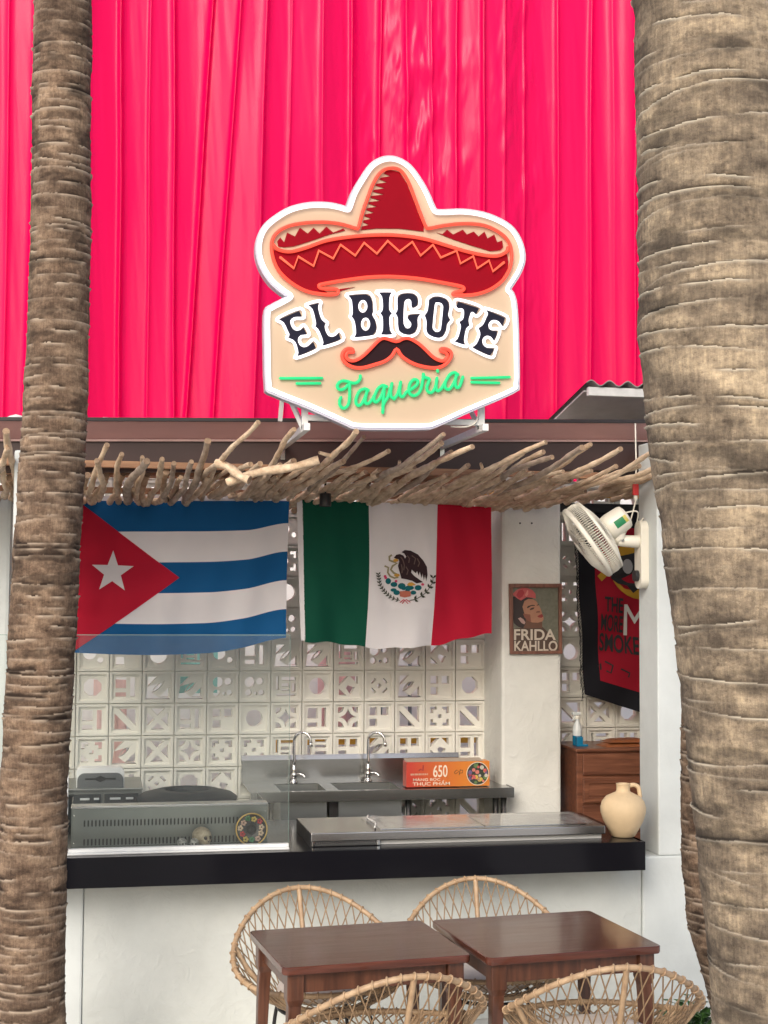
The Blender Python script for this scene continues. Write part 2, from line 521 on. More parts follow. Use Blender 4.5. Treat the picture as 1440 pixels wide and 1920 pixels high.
bp(MB().add(rv, rf), 'roof_sheet', poly, 0, smooth=True)
# wooden purlins under the sheets (seen between the branches)
bp(MB().box(-2.4, 1.75, 7.72, 7.78, 2.875, 2.945), 'purlin', BEAMW, 0.004)
bp(MB().box(-2.4, 1.9, 7.86, 7.93, 2.80, 2.895), 'purlin', BEAMW, 0.004)
bp(MB().box(-2.4, 2.3, 8.36, 8.42, 2.83, 2.92), 'purlin', BEAMW, 0.004)
bp(MB().box(2.5, 4.19, 8.72, 8.80, 2.70, 2.755), 'lintel_beam', BLACK, 0.004)
bp(MB().tube([(2.3, 8.60, 2.800), (4.19, 8.60, 2.800)], 0.018, 10), 'yellow_pipe', mat('yellow_paint', (0.75, 0.42, 0.05), 0.4, var=0.1), 0, smooth=True)
bp(MB().tube([(2.3, 8.56, 2.845), (4.19, 8.56, 2.845)], 0.015, 10), 'white_pipe', WPLAST, 0, smooth=True)
bp(MB().box(2.4, 4.19, 8.86, 8.9, 2.93, 2.99), 'lintel_beam', FASCIA, 0.003)
# small fixing holes in the stub wall
for hx, hz in ((975, 981), (997, 981)):
    p = P(hx, hz, 8.508)
    bp(MB().tube([(p.x, 8.505, p.z), (p.x, 8.515, p.z)], 0.0055, 10), 'screw_plug', DARK, 0)

# ------------------------------------------------ breeze blocks
def rc(x0, y0, x1, y1): return [(x0, y0), (x1, y0), (x1, y1), (x0, y1)]
def arc(cx, cy, r, a0, a1, n=8): return [(cx + r * math.cos(R(a0 + (a1 - a0) * i / n)), cy + r * math.sin(R(a0 + (a1 - a0) * i / n))) for i in range(n + 1)]
star = arc(.88, .88, .80, 180, 270) + arc(-.88 + 1.76, -.88, .80, 90, 180) + arc(-.88, -.88, .80, 0, 90) + arc(-.88, .88, .80, 270, 360)
PAT = {
    'circle': [ell(0, 0, .70)],
    'bubbles': [ell(-.38, .36, .44), ell(.45, .42, .30), ell(-.5, -.52, .28), ell(.1, -.58, .15), ell(.58, -.5, .24)],
    'two_circles': [ell(-.28, .12, .52), ell(.58, -.42, .24)],
    'maze': [rc(-.82, -.3, -.6, .82), rc(-.38, .48, .82, .78), rc(-.38, -.05, .30, .24), rc(.52, -.45, .80, .24), rc(-.82, -.82, .80, -.62), rc(-.38, -.40, .30, -.24)],
    'diagonal': [[(-.85, .50), (-.85, -.85), (.50, -.85)], [(.85, -.50), (.85, .85), (-.50, .85)]],
    'cross': [[(-.85, .55), (-.85, -.55), (-.28, 0)], [(.85, -.55), (.85, .55), (.28, 0)], [(-.55, .85), (0, .28), (.55, .85)], [(-.55, -.85), (.55, -.85), (0, -.28)]],
    'three_squares': [rc(-.80, .12, -.14, .80), rc(.16, .12, .80, .80), rc(-.80, -.80, -.14, -.16)],
    'star': [arc(.86, .86, .86, 185, 265) + arc(.86, -.86, .86, 95, 175) + arc(-.86, -.86, .86, 5, 85) + arc(-.86, .86, .86, 275, 355),
             [(.85, .85)] + arc(.85, .85, .5, 180, 270), [(-.85, .85)] + arc(-.85, .85, .5, 270, 360), [(-.85, -.85)] + arc(-.85, -.85, .5, 0, 90), [(.85, -.85)] + arc(.85, -.85, .5, 90, 180)],
    'octagon': [ell(0, 0, .76, n=8, a0=R(22.5))],
    'leaf': [arc(-.85, .85, 1.35, 285, 345, 8) + arc(.85, -.85, 1.35, 105, 165, 8), [(-.85, .85), (-.85, .05), (-.05, .85)], [(.85, -.85), (.85, -.05), (.05, -.85)]],
    'brackets': [rc(-.16, -.16, .16, .16)] + [[(sx * .82, sy * .82), (sx * .82, sy * .25), (sx * .55, sy * .25), (sx * .55, sy * .55), (sx * .25, sy * .55), (sx * .25, sy * .82)] for sx in (-1, 1) for sy in (-1, 1)],
    'diamonds': [ell(0, 0, .22, n=4)] + [[(sx * (.45 + a), sy * (.45 + b)) for a, b in ((-.20, .06), (-.06, .20), (.30, -.16), (.16, -.30))][::1] for sx in (-1, 1) for sy in (-1, 1)],
    'window': [rc(-.80, -.10, .05, .80), rc(.38, -.80, .76, .80), rc(-.80, -.80, .05, -.42)],
    'triangles': [[(-.8, .8), (0, .8), (-.8, 0)], [(.15, .8), (.8, .8), (.8, .15)], [(-.8, -.2), (-.15, -.8), (-.8, -.8)], [(-.05, .05), (.55, -.15), (.2, -.75), (-.2, -.2)]],
    'bars': [rc(-.8, -.8, -.45, .8), rc(-.15, .1, .8, .35), rc(-.15, .55, .8, .8), rc(-.15, -.8, .8, -.2)],
}
BW = 0.196
BMESH = {}
for k, hs in PAT.items():
    mb = MB()
    a, b, c = 0.0980, 0.0950, 0.0800
    sq = lambda h: [(-h, -h), (h, -h), (h, h), (-h, h)]
    mb.plate(sq(b), [sq(c)], -0.043, -0.022)
    mb.plate(sq(a), [sq(c)], -0.022, 0.050)
    # thin inner moulding step then the pierced plate
    mb.plate(sq(c), [sq(0.0745)], -0.035, 0.046)
    s_ = 0.0745
    holes = []
    for h in hs:
        A = sum(h[i][0] * h[(i + 1) % len(h)][1] - h[(i + 1) % len(h)][0] * h[i][1] for i in range(len(h)))
        hh = [(max(-.97, min(.97, p[0])) * s_, max(-.97, min(.97, p[1])) * s_) for p in h]
        holes.append(hh if A < 0 else hh[::-1])
    mb.plate(sq(s_), holes, -0.026, 0.034)
    BMESH[k] = mb.mesh('breeze_block', BLOCK)
bw = empty('back_wall', (0.092, YB, 1.694), parent=bld); bw.matrix_parent_inverse = Matrix.Translation(-Vector(bld.location))
rng = random.Random(11)
known = {}
rows = {0: ['octagon', 'window', 'leaf', 'leaf', 'bubbles', 'bubbles', 'maze', 'circle', 'triangles', 'diamonds', 'leaf', 'three_squares', 'octagon'],
        1: ['window', 'diagonal', 'cross', 'window', 'three_squares', 'circle', 'star', 'window', 'star', 'three_squares', 'diagonal', 'brackets', 'diagonal'],
        2: ['brackets', 'leaf', 'cross', 'star', 'brackets', 'brackets', 'maze', 'bars', 'three_squares', 'leaf', 'three_squares', 'triangles', 'window'],
        -1: ['two_circles', 'three_squares', 'circle', 'maze', 'two_circles', 'window', 'leaf', 'leaf', 'maze', 'bubbles', 'leaf', 'triangles', 'three_squares'],
        3: ['brackets', 'window', 'diamonds', 'octagon', 'triangles', 'diamonds', 'maze', 'window', 'bars', 'leaf', 'star', 'bars', 'maze'],
        -2: ['diamonds'], -3: ['circle'], -4: ['bars'], -5: ['maze']}
keys = list(PAT)
for rI in range(-7, 6):
    for cI in range(-4, 13):
        pk = None
        if rI in rows:
            lst = rows[rI]
            if len(lst) == 13 and -1 <= cI < 12: pk = lst[cI + 1]
            elif len(lst) == 1 and cI == 7: pk = lst[0]
        if pk is None: pk = rng.choice(keys)
        o = bpy.data.objects.new('breeze_block', BMESH[pk])
        o.parent = bw
        o.location = (cI * BW + BW / 2 + (0 if cI < 12 else 0), rng.uniform(-.0015, .0015), -rI * 0.1945 - 0.098)
        o.rotation_euler = (rng.uniform(-.006, .006), 0, rng.uniform(-.006, .006))
        o.scale = (1, 1, 0.992)
        COL.objects.link(o)
        o.name = 'breeze_block'
bw2 = empty('back_wall', (P(1068, 1222, YB + .01).x - BW / 2, YB + 0.01, P(1068, 1222, YB + .01).z + 0.130), parent=bld); bw2.matrix_parent_inverse = Matrix.Translation(-Vector(bld.location))
col1 = {-4: 'bars', -3: 'diamonds', -2: 'brackets', -1: 'star', 0: 'circle', 1: 'three_squares', 2: 'diagonal'}
for rI in range(-7, 5):
    for cI in range(-1, 7):
        pk = rng.choice(keys)
        if cI == 0 and rI in col1: pk = col1[rI]
        if rI == 2 and cI == 1: pk = 'cross'
        if rI == 2 and cI == 2: pk = 'octagon'
        o = bpy.data.objects.new('breeze_block', BMESH[pk])
        o.parent = bw2
        o.location = (cI * BW + BW / 2, 0, -rI * 0.1945 - 0.130)
        o.scale = (1, 1, 0.992)
        COL.objects.link(o)
bp(MB().box(-2.44, 2.436, YB - 0.048, YB + 0.05, 0.06, 0.515), 'wall_base', WHITE, 0.004)
bp(MB().box(2.818, 4.199, YB - 0.048, YB + 0.05, 0.06, 0.80), 'wall_base', WHITE, 0.004)

# ================================================================== YARD BEHIND (glimpsed through the holes)
yw = MB().box(-4, 8, 10.9, 11.05, 0, 3.0).build('yard_wall', mat('pale_yard_paint', (0.90, 0.90, 0.88), 0.7, var=0.05, vscale=1.5), bevel=0.01)
tag(yw, 'pale yard wall glimpsed through the breeze-block holes', 'wall')
for i, (x0, x1, z0, z1, c, lab) in enumerate([
    (0.45, 0.75, 1.45, 1.75, (0.25, 0.58, 0.52), 'teal sheet glimpsed through the holes below the blue striped flag'),
    (1.38, 1.62, 1.1, 1.75, (0.80, 0.50, 0.50), 'pink sheet glimpsed through the blocks behind the left tap'),
    (0.0, 0.2, 0.8, 1.55, (0.76, 0.52, 0.48), 'faded pink sheet glimpsed through the blocks above the towel dispenser')]):
    xs = np.linspace(x0, x1, 40) * 10.5 / 8.95
    Xg, Zg = np.meshgrid(xs, np.linspace(z0, z1, 12))
    Yg = 10.55 + 0.03 * np.sin(Xg * 40 + i) + 0.01 * np.sin(Zg * 6)
    o = link(bpy.data.objects.new('hanging_sheet', grid_mesh('hanging_sheet', Xg, Yg, Zg, mat('sheet%d' % i, c, 0.7, var=0.15))))
    tag(o, lab, 'sheet')
rl = MB()
rl.box(1.2, 3.2, 10.2, 10.28, 1.10, 1.17).box(1.25, 1.31, 10.2, 10.28, 0, 1.10).box(3.1, 3.16, 10.2, 10.28, 0, 1.10)
tag(rl.build('yellow_rail', MATS['yellow_paint'], bevel=0.004), 'yellow rail glimpsed low through the blocks behind the sink', 'rail')
bk = MB()
for i in range(4): bk.tube([(1.95 + i * 0.11, 10.4, 0), (1.95 + i * 0.11, 10.4, 2.2)], 0.014, 8)
bk.bar((1.9, 10.4, 2.2), (2.35, 10.4, 2.2), 0.04)
tag(bk.build('yard_grating', mat('slate_paint', (0.22, 0.26, 0.30), 0.5, var=0.2)), 'dark upright grating glimpsed through the middle blocks', 'grating')

# ================================================================== PINK CURTAIN
nx, nz = 1300, 120
xs = np.linspace(-3.2, 9.2, nx); zs = np.linspace(2.45, 9.4, nz)
Xg, Zg = np.meshgrid(xs, zs)
rg = np.random.RandomState(5)
Yg = np.zeros_like(Xg)
pos = []
x = -3.2
while x < 9.2:
    x += rg.uniform(0.20, 0.36); pos.append(x)
hh = (Zg - 3.4) / 4.0
for i, x0 in enumerate(pos):
    drift = rg.uniform(-0.05, 0.05) * (1 - hh)
    if 0.9 < x0 < 1.9: drift = (x0 - 1.9) * 0.30 * (1 - hh) * rg.uniform(0.6, 1.2)
    cx = x0 + drift + 0.005 * np.sin(Zg * rg.uniform(1, 2) + rg.uniform(0, 6))
    d = Xg - cx
    amp = rg.uniform(0.025, 0.085); wd = rg.uniform(0.012, 0.04)
    k = rg.choice([1, 1, -1])
    Yg -= amp * np.exp(-np.abs(d) / wd) * np.clip(1 + d / wd * 0.35 * k, 0.2, 1.8)
Yg += 0.08 * np.sin(Xg * 3.1 + 0.2 * np.sin(Zg * 0.7)) + 0.03 * np.sin(Xg * 7.7 + Zg * 0.15)
Yg -= 0.014 * fbm(Xg * 9 + Zg * 0.6, Zg * 0.6, 3, 3)
crx = np.exp(-((Xg - 2.9) / 0.5) ** 2) + 0.7 * np.exp(-((Xg - 4.0) / 0.3) ** 2) + 0.04
Yg -= 0.055 * crx * (np.clip(fbm(Xg * 6 - Zg * 2.0, Zg * 2.3 + Xg * 2, 9, 4) - 0.45, 0, 1) * 2.0)
pink = mat('pink_tarpaulin', (0.82, 0.0015, 0.090), 0.24, spec=0.22, var=0.03, vscale=1.2, bump=0.05, bscale=9, bdist=0.02, stretch=(1, 1, 0.3))
_n, _l = pink.node_tree.nodes, pink.node_tree.links
tr = _n.new('ShaderNodeBsdfTranslucent'); tr.inputs[0].default_value = (0.96, 0.002, 0.13, 1)
mx = _n.new('ShaderNodeMixShader'); mx.inputs[0].default_value = 0.25
_l.new(_n['Principled BSDF'].outputs[0], mx.inputs[1]); _l.new(tr.outputs[0], mx.inputs[2]); _l.new(mx.outputs[0], _n['Material Output'].inputs[0])
cu = link(bpy.data.objects.new('tarpaulin_curtain', grid_mesh('tarpaulin_curtain', Xg, Yg + 13.4, Zg, pink)))
tag(cu, 'tall bright pink pleated tarpaulin curtain hanging behind the roof', 'curtain')

# small corrugated lean-to roof at the right, seen from below
lr = empty('corrugated_roof', P(1100, 718, 8.3), label='small grey corrugated roof beside the right palm trunk', cat='roof')
q = MB(); v, f = [], []
for i in range(241):
    xx = i * 0.010
    zz = 0.016 * math.sin(xx * 2 * math.pi / 0.118)
    v += [(xx, 0, zz), (xx, 1.1, zz - 0.20), (xx, 0, zz + 0.006), (xx, 1.1, zz - 0.194)]
    if i:
        a, b = 4 * i - 4, 4 * i
        f += [(a, b, b + 1, a + 1), (a + 2, a + 3, b + 3, b + 2), (a, a + 2, b + 2, b), (a + 1, b + 1, b + 3, a + 3)]
q.add(v, f).build('sheet', mat('grey_fibre_cement', (0.30, 0.28, 0.28), 0.7, var=0.25, vscale=3), lr, autosm=0.8)
MB().box(0.02, 2.4, 0.02, 0.06, -0.072, -0.020).build('batten', WSTEEL, lr, bevel=0.002)
MB().add([(0.005, 0.07, -0.045), (2.4, 0.07, -0.045), (2.4, 1.1, -0.232), (0.005, 1.1, -0.232), (0.005, 0.07, -0.035), (2.4, 0.07, -0.035), (2.4, 1.1, -0.222), (0.005, 1.1, -0.222)],
    [(3, 2, 1, 0), (4, 5, 6, 7), (0, 1, 5, 4), (1, 2, 6, 5), (2, 3, 7, 6), (3, 0, 4, 7)]).build('ceiling_board', mat('grey_board', (0.50, 0.47, 0.47), 0.7, var=0.2, vscale=4), lr)
MB().bar((0.9, 0.9, -0.2), (0.9, 0.9, -0.33), 0.05).build('post', WSTEEL, lr)
MB().bar((2.0, 0.9, -0.2), (2.0, 0.9, -0.33), 0.05).build('post', WSTEEL, lr)

# ================================================================== NEON SIGN
YS = 6.71
sign = empty('neon_sign', P(735, 800, YS), label='cream shop sign with red sombrero, white neon border and green script', cat='sign')
SO = Vector(sign.location)
CREAM = mat('cream_acrylic', (0.52, 0.395, 0.28), 0.6, spec=0.2, var=0.03, vscale=2)
REDP = mat('dark_red_vinyl', (0.25, 0.003, 0.012), 0.6, spec=0.06, var=0.08, vscale=3)
INK = mat('ink_vinyl', (0.016, 0.016, 0.030), 0.6, spec=0.08, var=0.1)
MUS = mat('mustache_vinyl', (0.022, 0.010, 0.013), 0.6, spec=0.08, var=0.1)
NW = mat('neon_white', (0.6, 0.6, 0.64), 0.4, var=0.02, emit=(0.93, 0.92, 1.0), estr=1.0)
NR = mat('neon_red', (0.4, 0.025, 0.015), 0.4, var=0.02, spec=.2, emit=(0.72, 0.075, 0.045), estr=1.0)
NG = mat('neon_green', (0.01, 0.22, 0.09), 0.4, var=0.02, spec=.2, emit=(0.015, 0.47, 0.15), estr=1.0)
def zz(ox, oy, sc):
    return lambda pts: [(P(ox + a / sc, oy + b / sc, YS).x - SO.x, P(ox + a / sc, oy + b / sc, YS).z - SO.z) for a, b in pts]
ZA = zz(470, 280, 1440 / 530.); Z3 = zz(500, 530, 6.0); Z4 = zz(730, 530, 6.0); Z5 = zz(510, 680, 1440 / 230.); Z6 = zz(730, 680, 5.76)
def neon(name, pts, rad, m, y, closed=False, parent=sign, n=5, soft=True):
    p3 = [(a, y, b) for a, b in pts]
    if soft: p3 = catmull(p3, n, closed)
    mb = MB().tube(p3, rad, 8, closed)
    if not closed:
        for e in (p3[0], p3[-1]):
            mb.lathe([(0.0001, -rad)] + [(rad * math.cos(R(t)), rad * math.sin(R(t))) for t in (-60, -30, 0, 30, 60)] + [(0.0001, rad)], 8, c=e)
    return mb.build(name, m, parent, smooth=True)
border = [(45, 530), (50, 460), (80, 400), (140, 350), (210, 312), (300, 292), (390, 292), (450, 303), (490, 314), (505, 300), (530, 230), (570, 160), (620, 90), (680, 58), (740, 60), (800, 95), (850, 160), (890, 230), (920, 300), (940, 325), (985, 328), (1080, 325), (1180, 340), (1270, 375), (1330, 420), (1368, 490), (1378, 560), (1360, 620), (1330, 670), (1303, 715), (1322, 742), (1335, 790), (1343, 900), (1348, 1100), (1346, 1195), (1325, 1228), (1100, 1325), (940, 1396), (880, 1408), (700, 1409), (540, 1406), (480, 1385), (300, 1305), (120, 1232), (94, 1200), (88, 1000), (88, 840), (108, 812), (165, 782), (206, 752), (165, 718), (110, 670), (65, 600)]
bl = ZA(border)
bls = [(p.x, p.y) for p in catmull([(a, b, 0) for a, b in bl], 3, True)]
MB().plate(offset_loop(bls, 0.020), [], 0.0, 0.055, 0, 1).build('board', [CREAM, WSTEEL], sign, bevel=0)
MB().plate(offset_loop(bls, 0.0202), [offset_loop(bls, 0.006)[::-1]], -0.010, 0.0552).build('rim_channel', mat('lavender_acrylic', (0.46, 0.45, 0.52), 0.4, var=0.03), sign)
neon('border_tube', bl, 0.0100, NW, -0.014, True)
hat = [(545, 402), (565, 330), (590, 258), (620, 180), (660, 120), (710, 100), (760, 112), (800, 170), (835, 260), (865, 340), (888, 396), (905, 406), (980, 392), (1080, 382), (1180, 390), (1260, 425), (1310, 475), (1325, 540), (1315, 610), (1280, 670), (1220, 715), (1150, 740), (1080, 747), (1032, 745), (1030, 735), (1072, 724), (1082, 712), (1062, 700), (960, 680), (850, 662), (720, 652), (600, 655), (480, 670), (362, 690), (345, 701), (362, 713), (430, 715), (443, 728), (430, 741), (370, 742), (280, 725), (200, 680), (140, 620), (110, 550), (105, 480), (130, 430), (190, 395), (280, 378), (380, 375), (460, 385), (530, 405)]
neon('sombrero_tube', ZA(hat), 0.0085, NR, -0.016, True)
brim = [(112, 490), (140, 515), (200, 525), (280, 505), (380, 470), (500, 450), (640, 440), (760, 443), (880, 460), (1000, 495), (1100, 525), (1200, 545), (1260, 545), (1298, 525), (1306, 505)]
neon('brim_tube', ZA(brim), 0.0085, NR, -0.016)
zig = [(150, 555), (218, 610), (240, 550), (318, 598), (345, 520), (418, 560), (455, 490), (530, 545), (575, 480), (640, 535), (695, 470), (755, 525), (820, 475), (862, 545), (925, 490), (965, 555), (1045, 520), (1065, 585), (1130, 548), (1150, 610), (1210, 570), (1230, 625), (1285, 580)]
neon('zigzag_tube', ZA(zig), 0.0065, mat('neon_salmon', (0.4, 0.04, 0.02), 0.4, var=0.02, spec=.2, emit=(0.75, 0.12, 0.065), estr=1.0), -0.015, soft=False)
fill = brim[1:-1] + [(1306, 540), (1312, 575), (1308, 610), (1275, 665), (1215, 710), (1150, 733), (1085, 740), (1078, 712), (1062, 700), (960, 680), (850, 662), (720, 652), (600, 655), (480, 670), (362, 690), (345, 701), (400, 738), (370, 742), (280, 725), (200, 680), (145, 620), (118, 560), (114, 515)]
rv = MB().plate(ZA(fill), [], -0.005, -0.0005)
cr = []
xl = lambda y: np.interp(y, [100, 120, 180, 258, 330, 402], [700, 668, 625, 594, 570, 553])
for i in range(9):
    y = 138 + i * 31
    cr += [(xl(y - 14) + 12, y - 14), (xl(y) + 74 - 6 * abs(i - 3), y), (xl(y + 8) + 12, y + 8)]
crown = cr + [(560, 412), (640, 404), (760, 405), (880, 420), (880, 392), (858, 340), (828, 260), (795, 175), (757, 118), (712, 106), (690, 110)]
rv.plate(ZA(crown), [], -0.005, -0.0005)
rv.plate(ZA([(135, 470), (150, 450), (170, 475), (185, 425), (225, 445), (250, 400), (290, 430), (320, 400), (350, 430), (385, 395), (420, 425), (470, 405), (480, 415), (400, 435), (300, 470), (220, 495), (170, 500), (140, 495)]), [], -0.005, -0.0005)
rv.plate(ZA([(945, 425), (975, 433), (1000, 410), (1030, 435), (1080, 410), (1100, 435), (1135, 420), (1160, 445), (1190, 420), (1205, 455), (1240, 435), (1255, 475), (1280, 465), (1285, 500), (1270, 515), (1220, 520), (1120, 490), (1030, 460)]), [], -0.005, -0.0005)
rv.plate(ZA([(430, 716), (530, 702), (445, 726)]), [], -0.005, -0.0005)
rv.build('sombrero_print', REDP, sign)
LET = [
 (Z3, [(145, 415), (362, 322), (390, 382), (320, 388), (275, 408), (258, 440), (265, 480), (290, 528), (330, 550), (375, 540), (412, 512), (448, 580), (385, 592), (350, 620), (345, 665), (368, 712), (410, 735), (460, 722), (520, 672), (550, 740), (345, 832), (358, 790), (318, 662), (248, 625), (258, 590), (245, 560), (192, 452)], []),
 (Z3, [(465, 262), (580, 235), (572, 290), (606, 415), (655, 462), (645, 500), (660, 560), (690, 608), (735, 618), (775, 602), (808, 570), (828, 640), (620, 718), (640, 680), (588, 540), (545, 495), (556, 465), (515, 300)], []),
 (Z3, [(920, 150), (1110, 135), (1160, 160), (1185, 215), (1190, 330), (1180, 370), (1215, 430), (1232, 500), (1222, 555), (1190, 592), (985, 620), (1005, 580), (988, 440), (955, 385), (967, 350), (955, 200)], [ell(1077, 272, 54, 74), ell(1108, 472, 54, 76)]),
 (Z3, [(1255, 118), (1398, 118), (1375, 160), (1370, 310), (1402, 352), (1372, 390), (1380, 540), (1405, 585), (1285, 585), (1305, 545), (1303, 390), (1275, 350), (1305, 310), (1295, 160)], []),
 (Z4, [(92, 170), (130, 135), (200, 125), (265, 132), (305, 165), (318, 215), (308, 262), (262, 285), (248, 270), (244, 215), (222, 188), (188, 190), (162, 220), (152, 330), (152, 465), (180, 520), (220, 522), (243, 490), (240, 455), (212, 420), (203, 392), (225, 366), (340, 357), (310, 402), (310, 500), (285, 560), (230, 588), (160, 580), (110, 545), (95, 480), (92, 400), (70, 350), (90, 310)], []),
 (Z4, [(445, 200), (490, 168), (560, 165), (630, 190), (662, 230), (668, 290), (652, 370), (675, 425), (642, 470), (630, 540), (600, 600), (560, 622), (500, 615), (440, 585), (415, 540), (415, 440), (398, 375), (425, 330), (440, 240)], [[(502, 250), (530, 226), (572, 230), (600, 262), (600, 312), (578, 520), (552, 560), (514, 562), (482, 532), (478, 480)]]),
 (Z4, [(770, 220), (1003, 293), (972, 355), (930, 330), (905, 345), (882, 430), (892, 487), (855, 520), (830, 650), (842, 702), (725, 665), (765, 640), (802, 500), (783, 450), (825, 420), (837, 340), (820, 292), (770, 290), (752, 265)], []),
 (Z4, [(1085, 312), (1295, 400), (1270, 490), (1225, 440), (1180, 422), (1135, 430), (1105, 470), (1110, 520), (1145, 545), (1207, 550), (1200, 600), (1172, 652), (1140, 615), (1100, 598), (1060, 610), (1035, 650), (1045, 705), (1090, 740), (1168, 745), (1165, 770), (1128, 822), (935, 735), (975, 700), (1020, 590), (1003, 520), (1050, 480), (1087, 400), (1107, 350)], []),
]
px = 1 / 400.0
for Z, out, holes in LET:
    o2 = Z(out)
    A = sum(o2[i][0] * o2[(i + 1) % len(o2)][1] - o2[(i + 1) % len(o2)][0] * o2[i][1] for i in range(len(o2)))
    if A < 0: o2 = o2[::-1]
    hs = []
    for h in holes:
        h2 = Z(h)
        B = sum(h2[i][0] * h2[(i + 1) % len(h2)][1] - h2[(i + 1) % len(h2)][0] * h2[i][1] for i in range(len(h2)))
        hs.append(h2[::-1] if B > 0 else h2)
    lt = MB().plate(o2, hs, -0.012, -0.0006).build('letter', INK, sign)
    ring = offset_loop(o2, 3.6 * px)
    neon('letter_tube', ring, 0.0072, NW, -0.013, True, lt, 4)
    for h in hs:
        neon('letter_tube', offset_loop(h, -3.0 * px), 0.0058, NW, -0.013, True, lt, 3)
mu = Z4([(70, 668)]) + Z3([(1320, 630), (1250, 660), (1180, 730), (1100, 810), (1020, 868), (950, 885), (897, 860), (885, 822), (908, 788), (945, 785), (966, 788), (962, 758), (920, 745), (870, 765), (842, 815), (850, 870), (900, 925), (980, 960), (1080, 962), (1200, 930), (1320, 890), (1400, 830)]) + \
    Z4([(75, 752), (130, 830), (230, 900), (350, 945), (500, 965), (600, 940), (670, 870), (690, 810), (670, 770), (620, 750), (572, 752), (570, 775), (620, 790), (645, 820), (632, 862), (590, 885), (530, 870), (470, 830), (400, 760), (320, 690), (220, 635), (150, 635)])
MB().plate(mu, [], -0.008, -0.0006).build('moustache', MUS, sign)
neon('moustache_tube', mu, 0.0085, NR, -0.016, True, sign, 3)
GR = 0.0078
scr = [
 Z5([(1030, 160), (1025, 200), (990, 238), (940, 245), (880, 225), (820, 220), (772, 248), (760, 290), (790, 322), (840, 312), (882, 270)]),
 Z5([(905, 250), (905, 350), (900, 450), (880, 510), (835, 540), (795, 510), (787, 455), (802, 415)]),
 Z5([(1125, 330), (1080, 312), (1020, 340), (982, 420), (980, 480), (1010, 508), (1050, 480), (1090, 400), (1107, 345)]),
 Z5([(1107, 345), (1088, 430), (1092, 478), (1125, 483), (1165, 440), (1200, 380), (1235, 310), (1290, 272), (1338, 288)]),
 Z5([(1192, 395), (1190, 448), (1220, 465), (1268, 410), (1308, 305)]),
 Z5([(1310, 300), (1302, 400), (1292, 590)]),
 Z5([(1292, 520), (1315, 465), (1355, 400), (1400, 250)]),
 Z5([(1400, 250), (1386, 340), (1390, 400), (1420, 425)]) + Z6([(45, 395), (85, 335), (115, 215)]),
 Z6([(115, 215), (105, 300), (110, 358), (140, 370), (178, 320), (235, 288), (288, 245), (300, 205), (265, 186), (222, 220), (202, 290), (217, 343), (265, 360), (318, 322), (345, 240), (360, 128)]),
 Z6([(360, 128), (372, 160), (424, 182), (412, 225), (396, 272), (410, 318), (450, 325), (488, 270), (504, 190)]),
 Z6([(506, 172), (496, 260), (510, 308), (548, 290), (580, 240), (600, 205), (640, 140), (690, 112), (732, 134)]),
 Z6([(600, 205), (592, 250), (602, 282), (640, 290), (690, 222), (716, 142)]),
 Z6([(716, 142), (702, 220), (716, 272), (750, 258), (785, 160)]),
 Z6([(512, 88), (513, 100)]),
]
for s_ in scr: neon('script_tube', s_, GR, NG, -0.016, False, sign, 6)
for s_ in (Z5([(95, 187), (340, 187), (580, 185)]), Z5([(288, 249), (420, 248), (558, 246)]), Z6([(880, 170), (1080, 166), (1290, 160)]), Z6([(880, 215), (1000, 219), (1178, 222)])):
    neon('dash_tube', s_, 0.0068, NG, -0.012, False, sign, 2)
# steel frame that carries the board: uprights, sill and arms running back under the soffit
def L(x, y, Y): return P(x, y, Y) - SO
for xp, lab in ((571, 0), (902, 1)):
    a = L(xp, 806, YS + 0.075); t = L(xp, 745, YS + 0.075)
    MB().bar(a, (a.x, a.y, t.z), 0.030, 0.030).build('upright', WSTEEL, sign, bevel=0.002)
    zb = zl + (zr - zl) * (a.x + SO.x + 0.06) / 2.9 - SO.z - 0.035
    MB().bar((a.x, -0.01, zb), (a.x, 7.598 - YS, zb), 0.03, 0.034).build('arm', WSTEEL, sign, bevel=0.002)
    MB().box(a.x - 0.012, a.x + 0.012, 7.596 - YS - 0.006, 7.596 - YS, zb - 0.075, zb).build('foot_plate', STEEL, sign)
    MB().bar((a.x, 0.09, a.z), (a.x - 0.12, 0.19, a.z + 0.30), 0.02).build('strut', WSTEEL, sign)
a, b = L(571, 802, YS + 0.075), L(902, 804, YS + 0.075)
MB().bar((a.x, a.y, zb + 0.03), (b.x, a.y, zb + 0.03), 0.028, 0.028).build('sill', WSTEEL, sign, bevel=0.002)
cb = [L(845, 800, YS + 0.05), L(875, 800, YS + 0.05), L(893, 790, YS + 0.05), L(898, 765, YS + 0.06)]
MB().tube(catmull(cb, 6), 0.004, 6).build('cable', WPLAST, sign, smooth=True)
MB().bar(L(525, 790, YS + 0.3), L(530, 735, YS + 0.3), 0.02).build('strut', WSTEEL, sign)

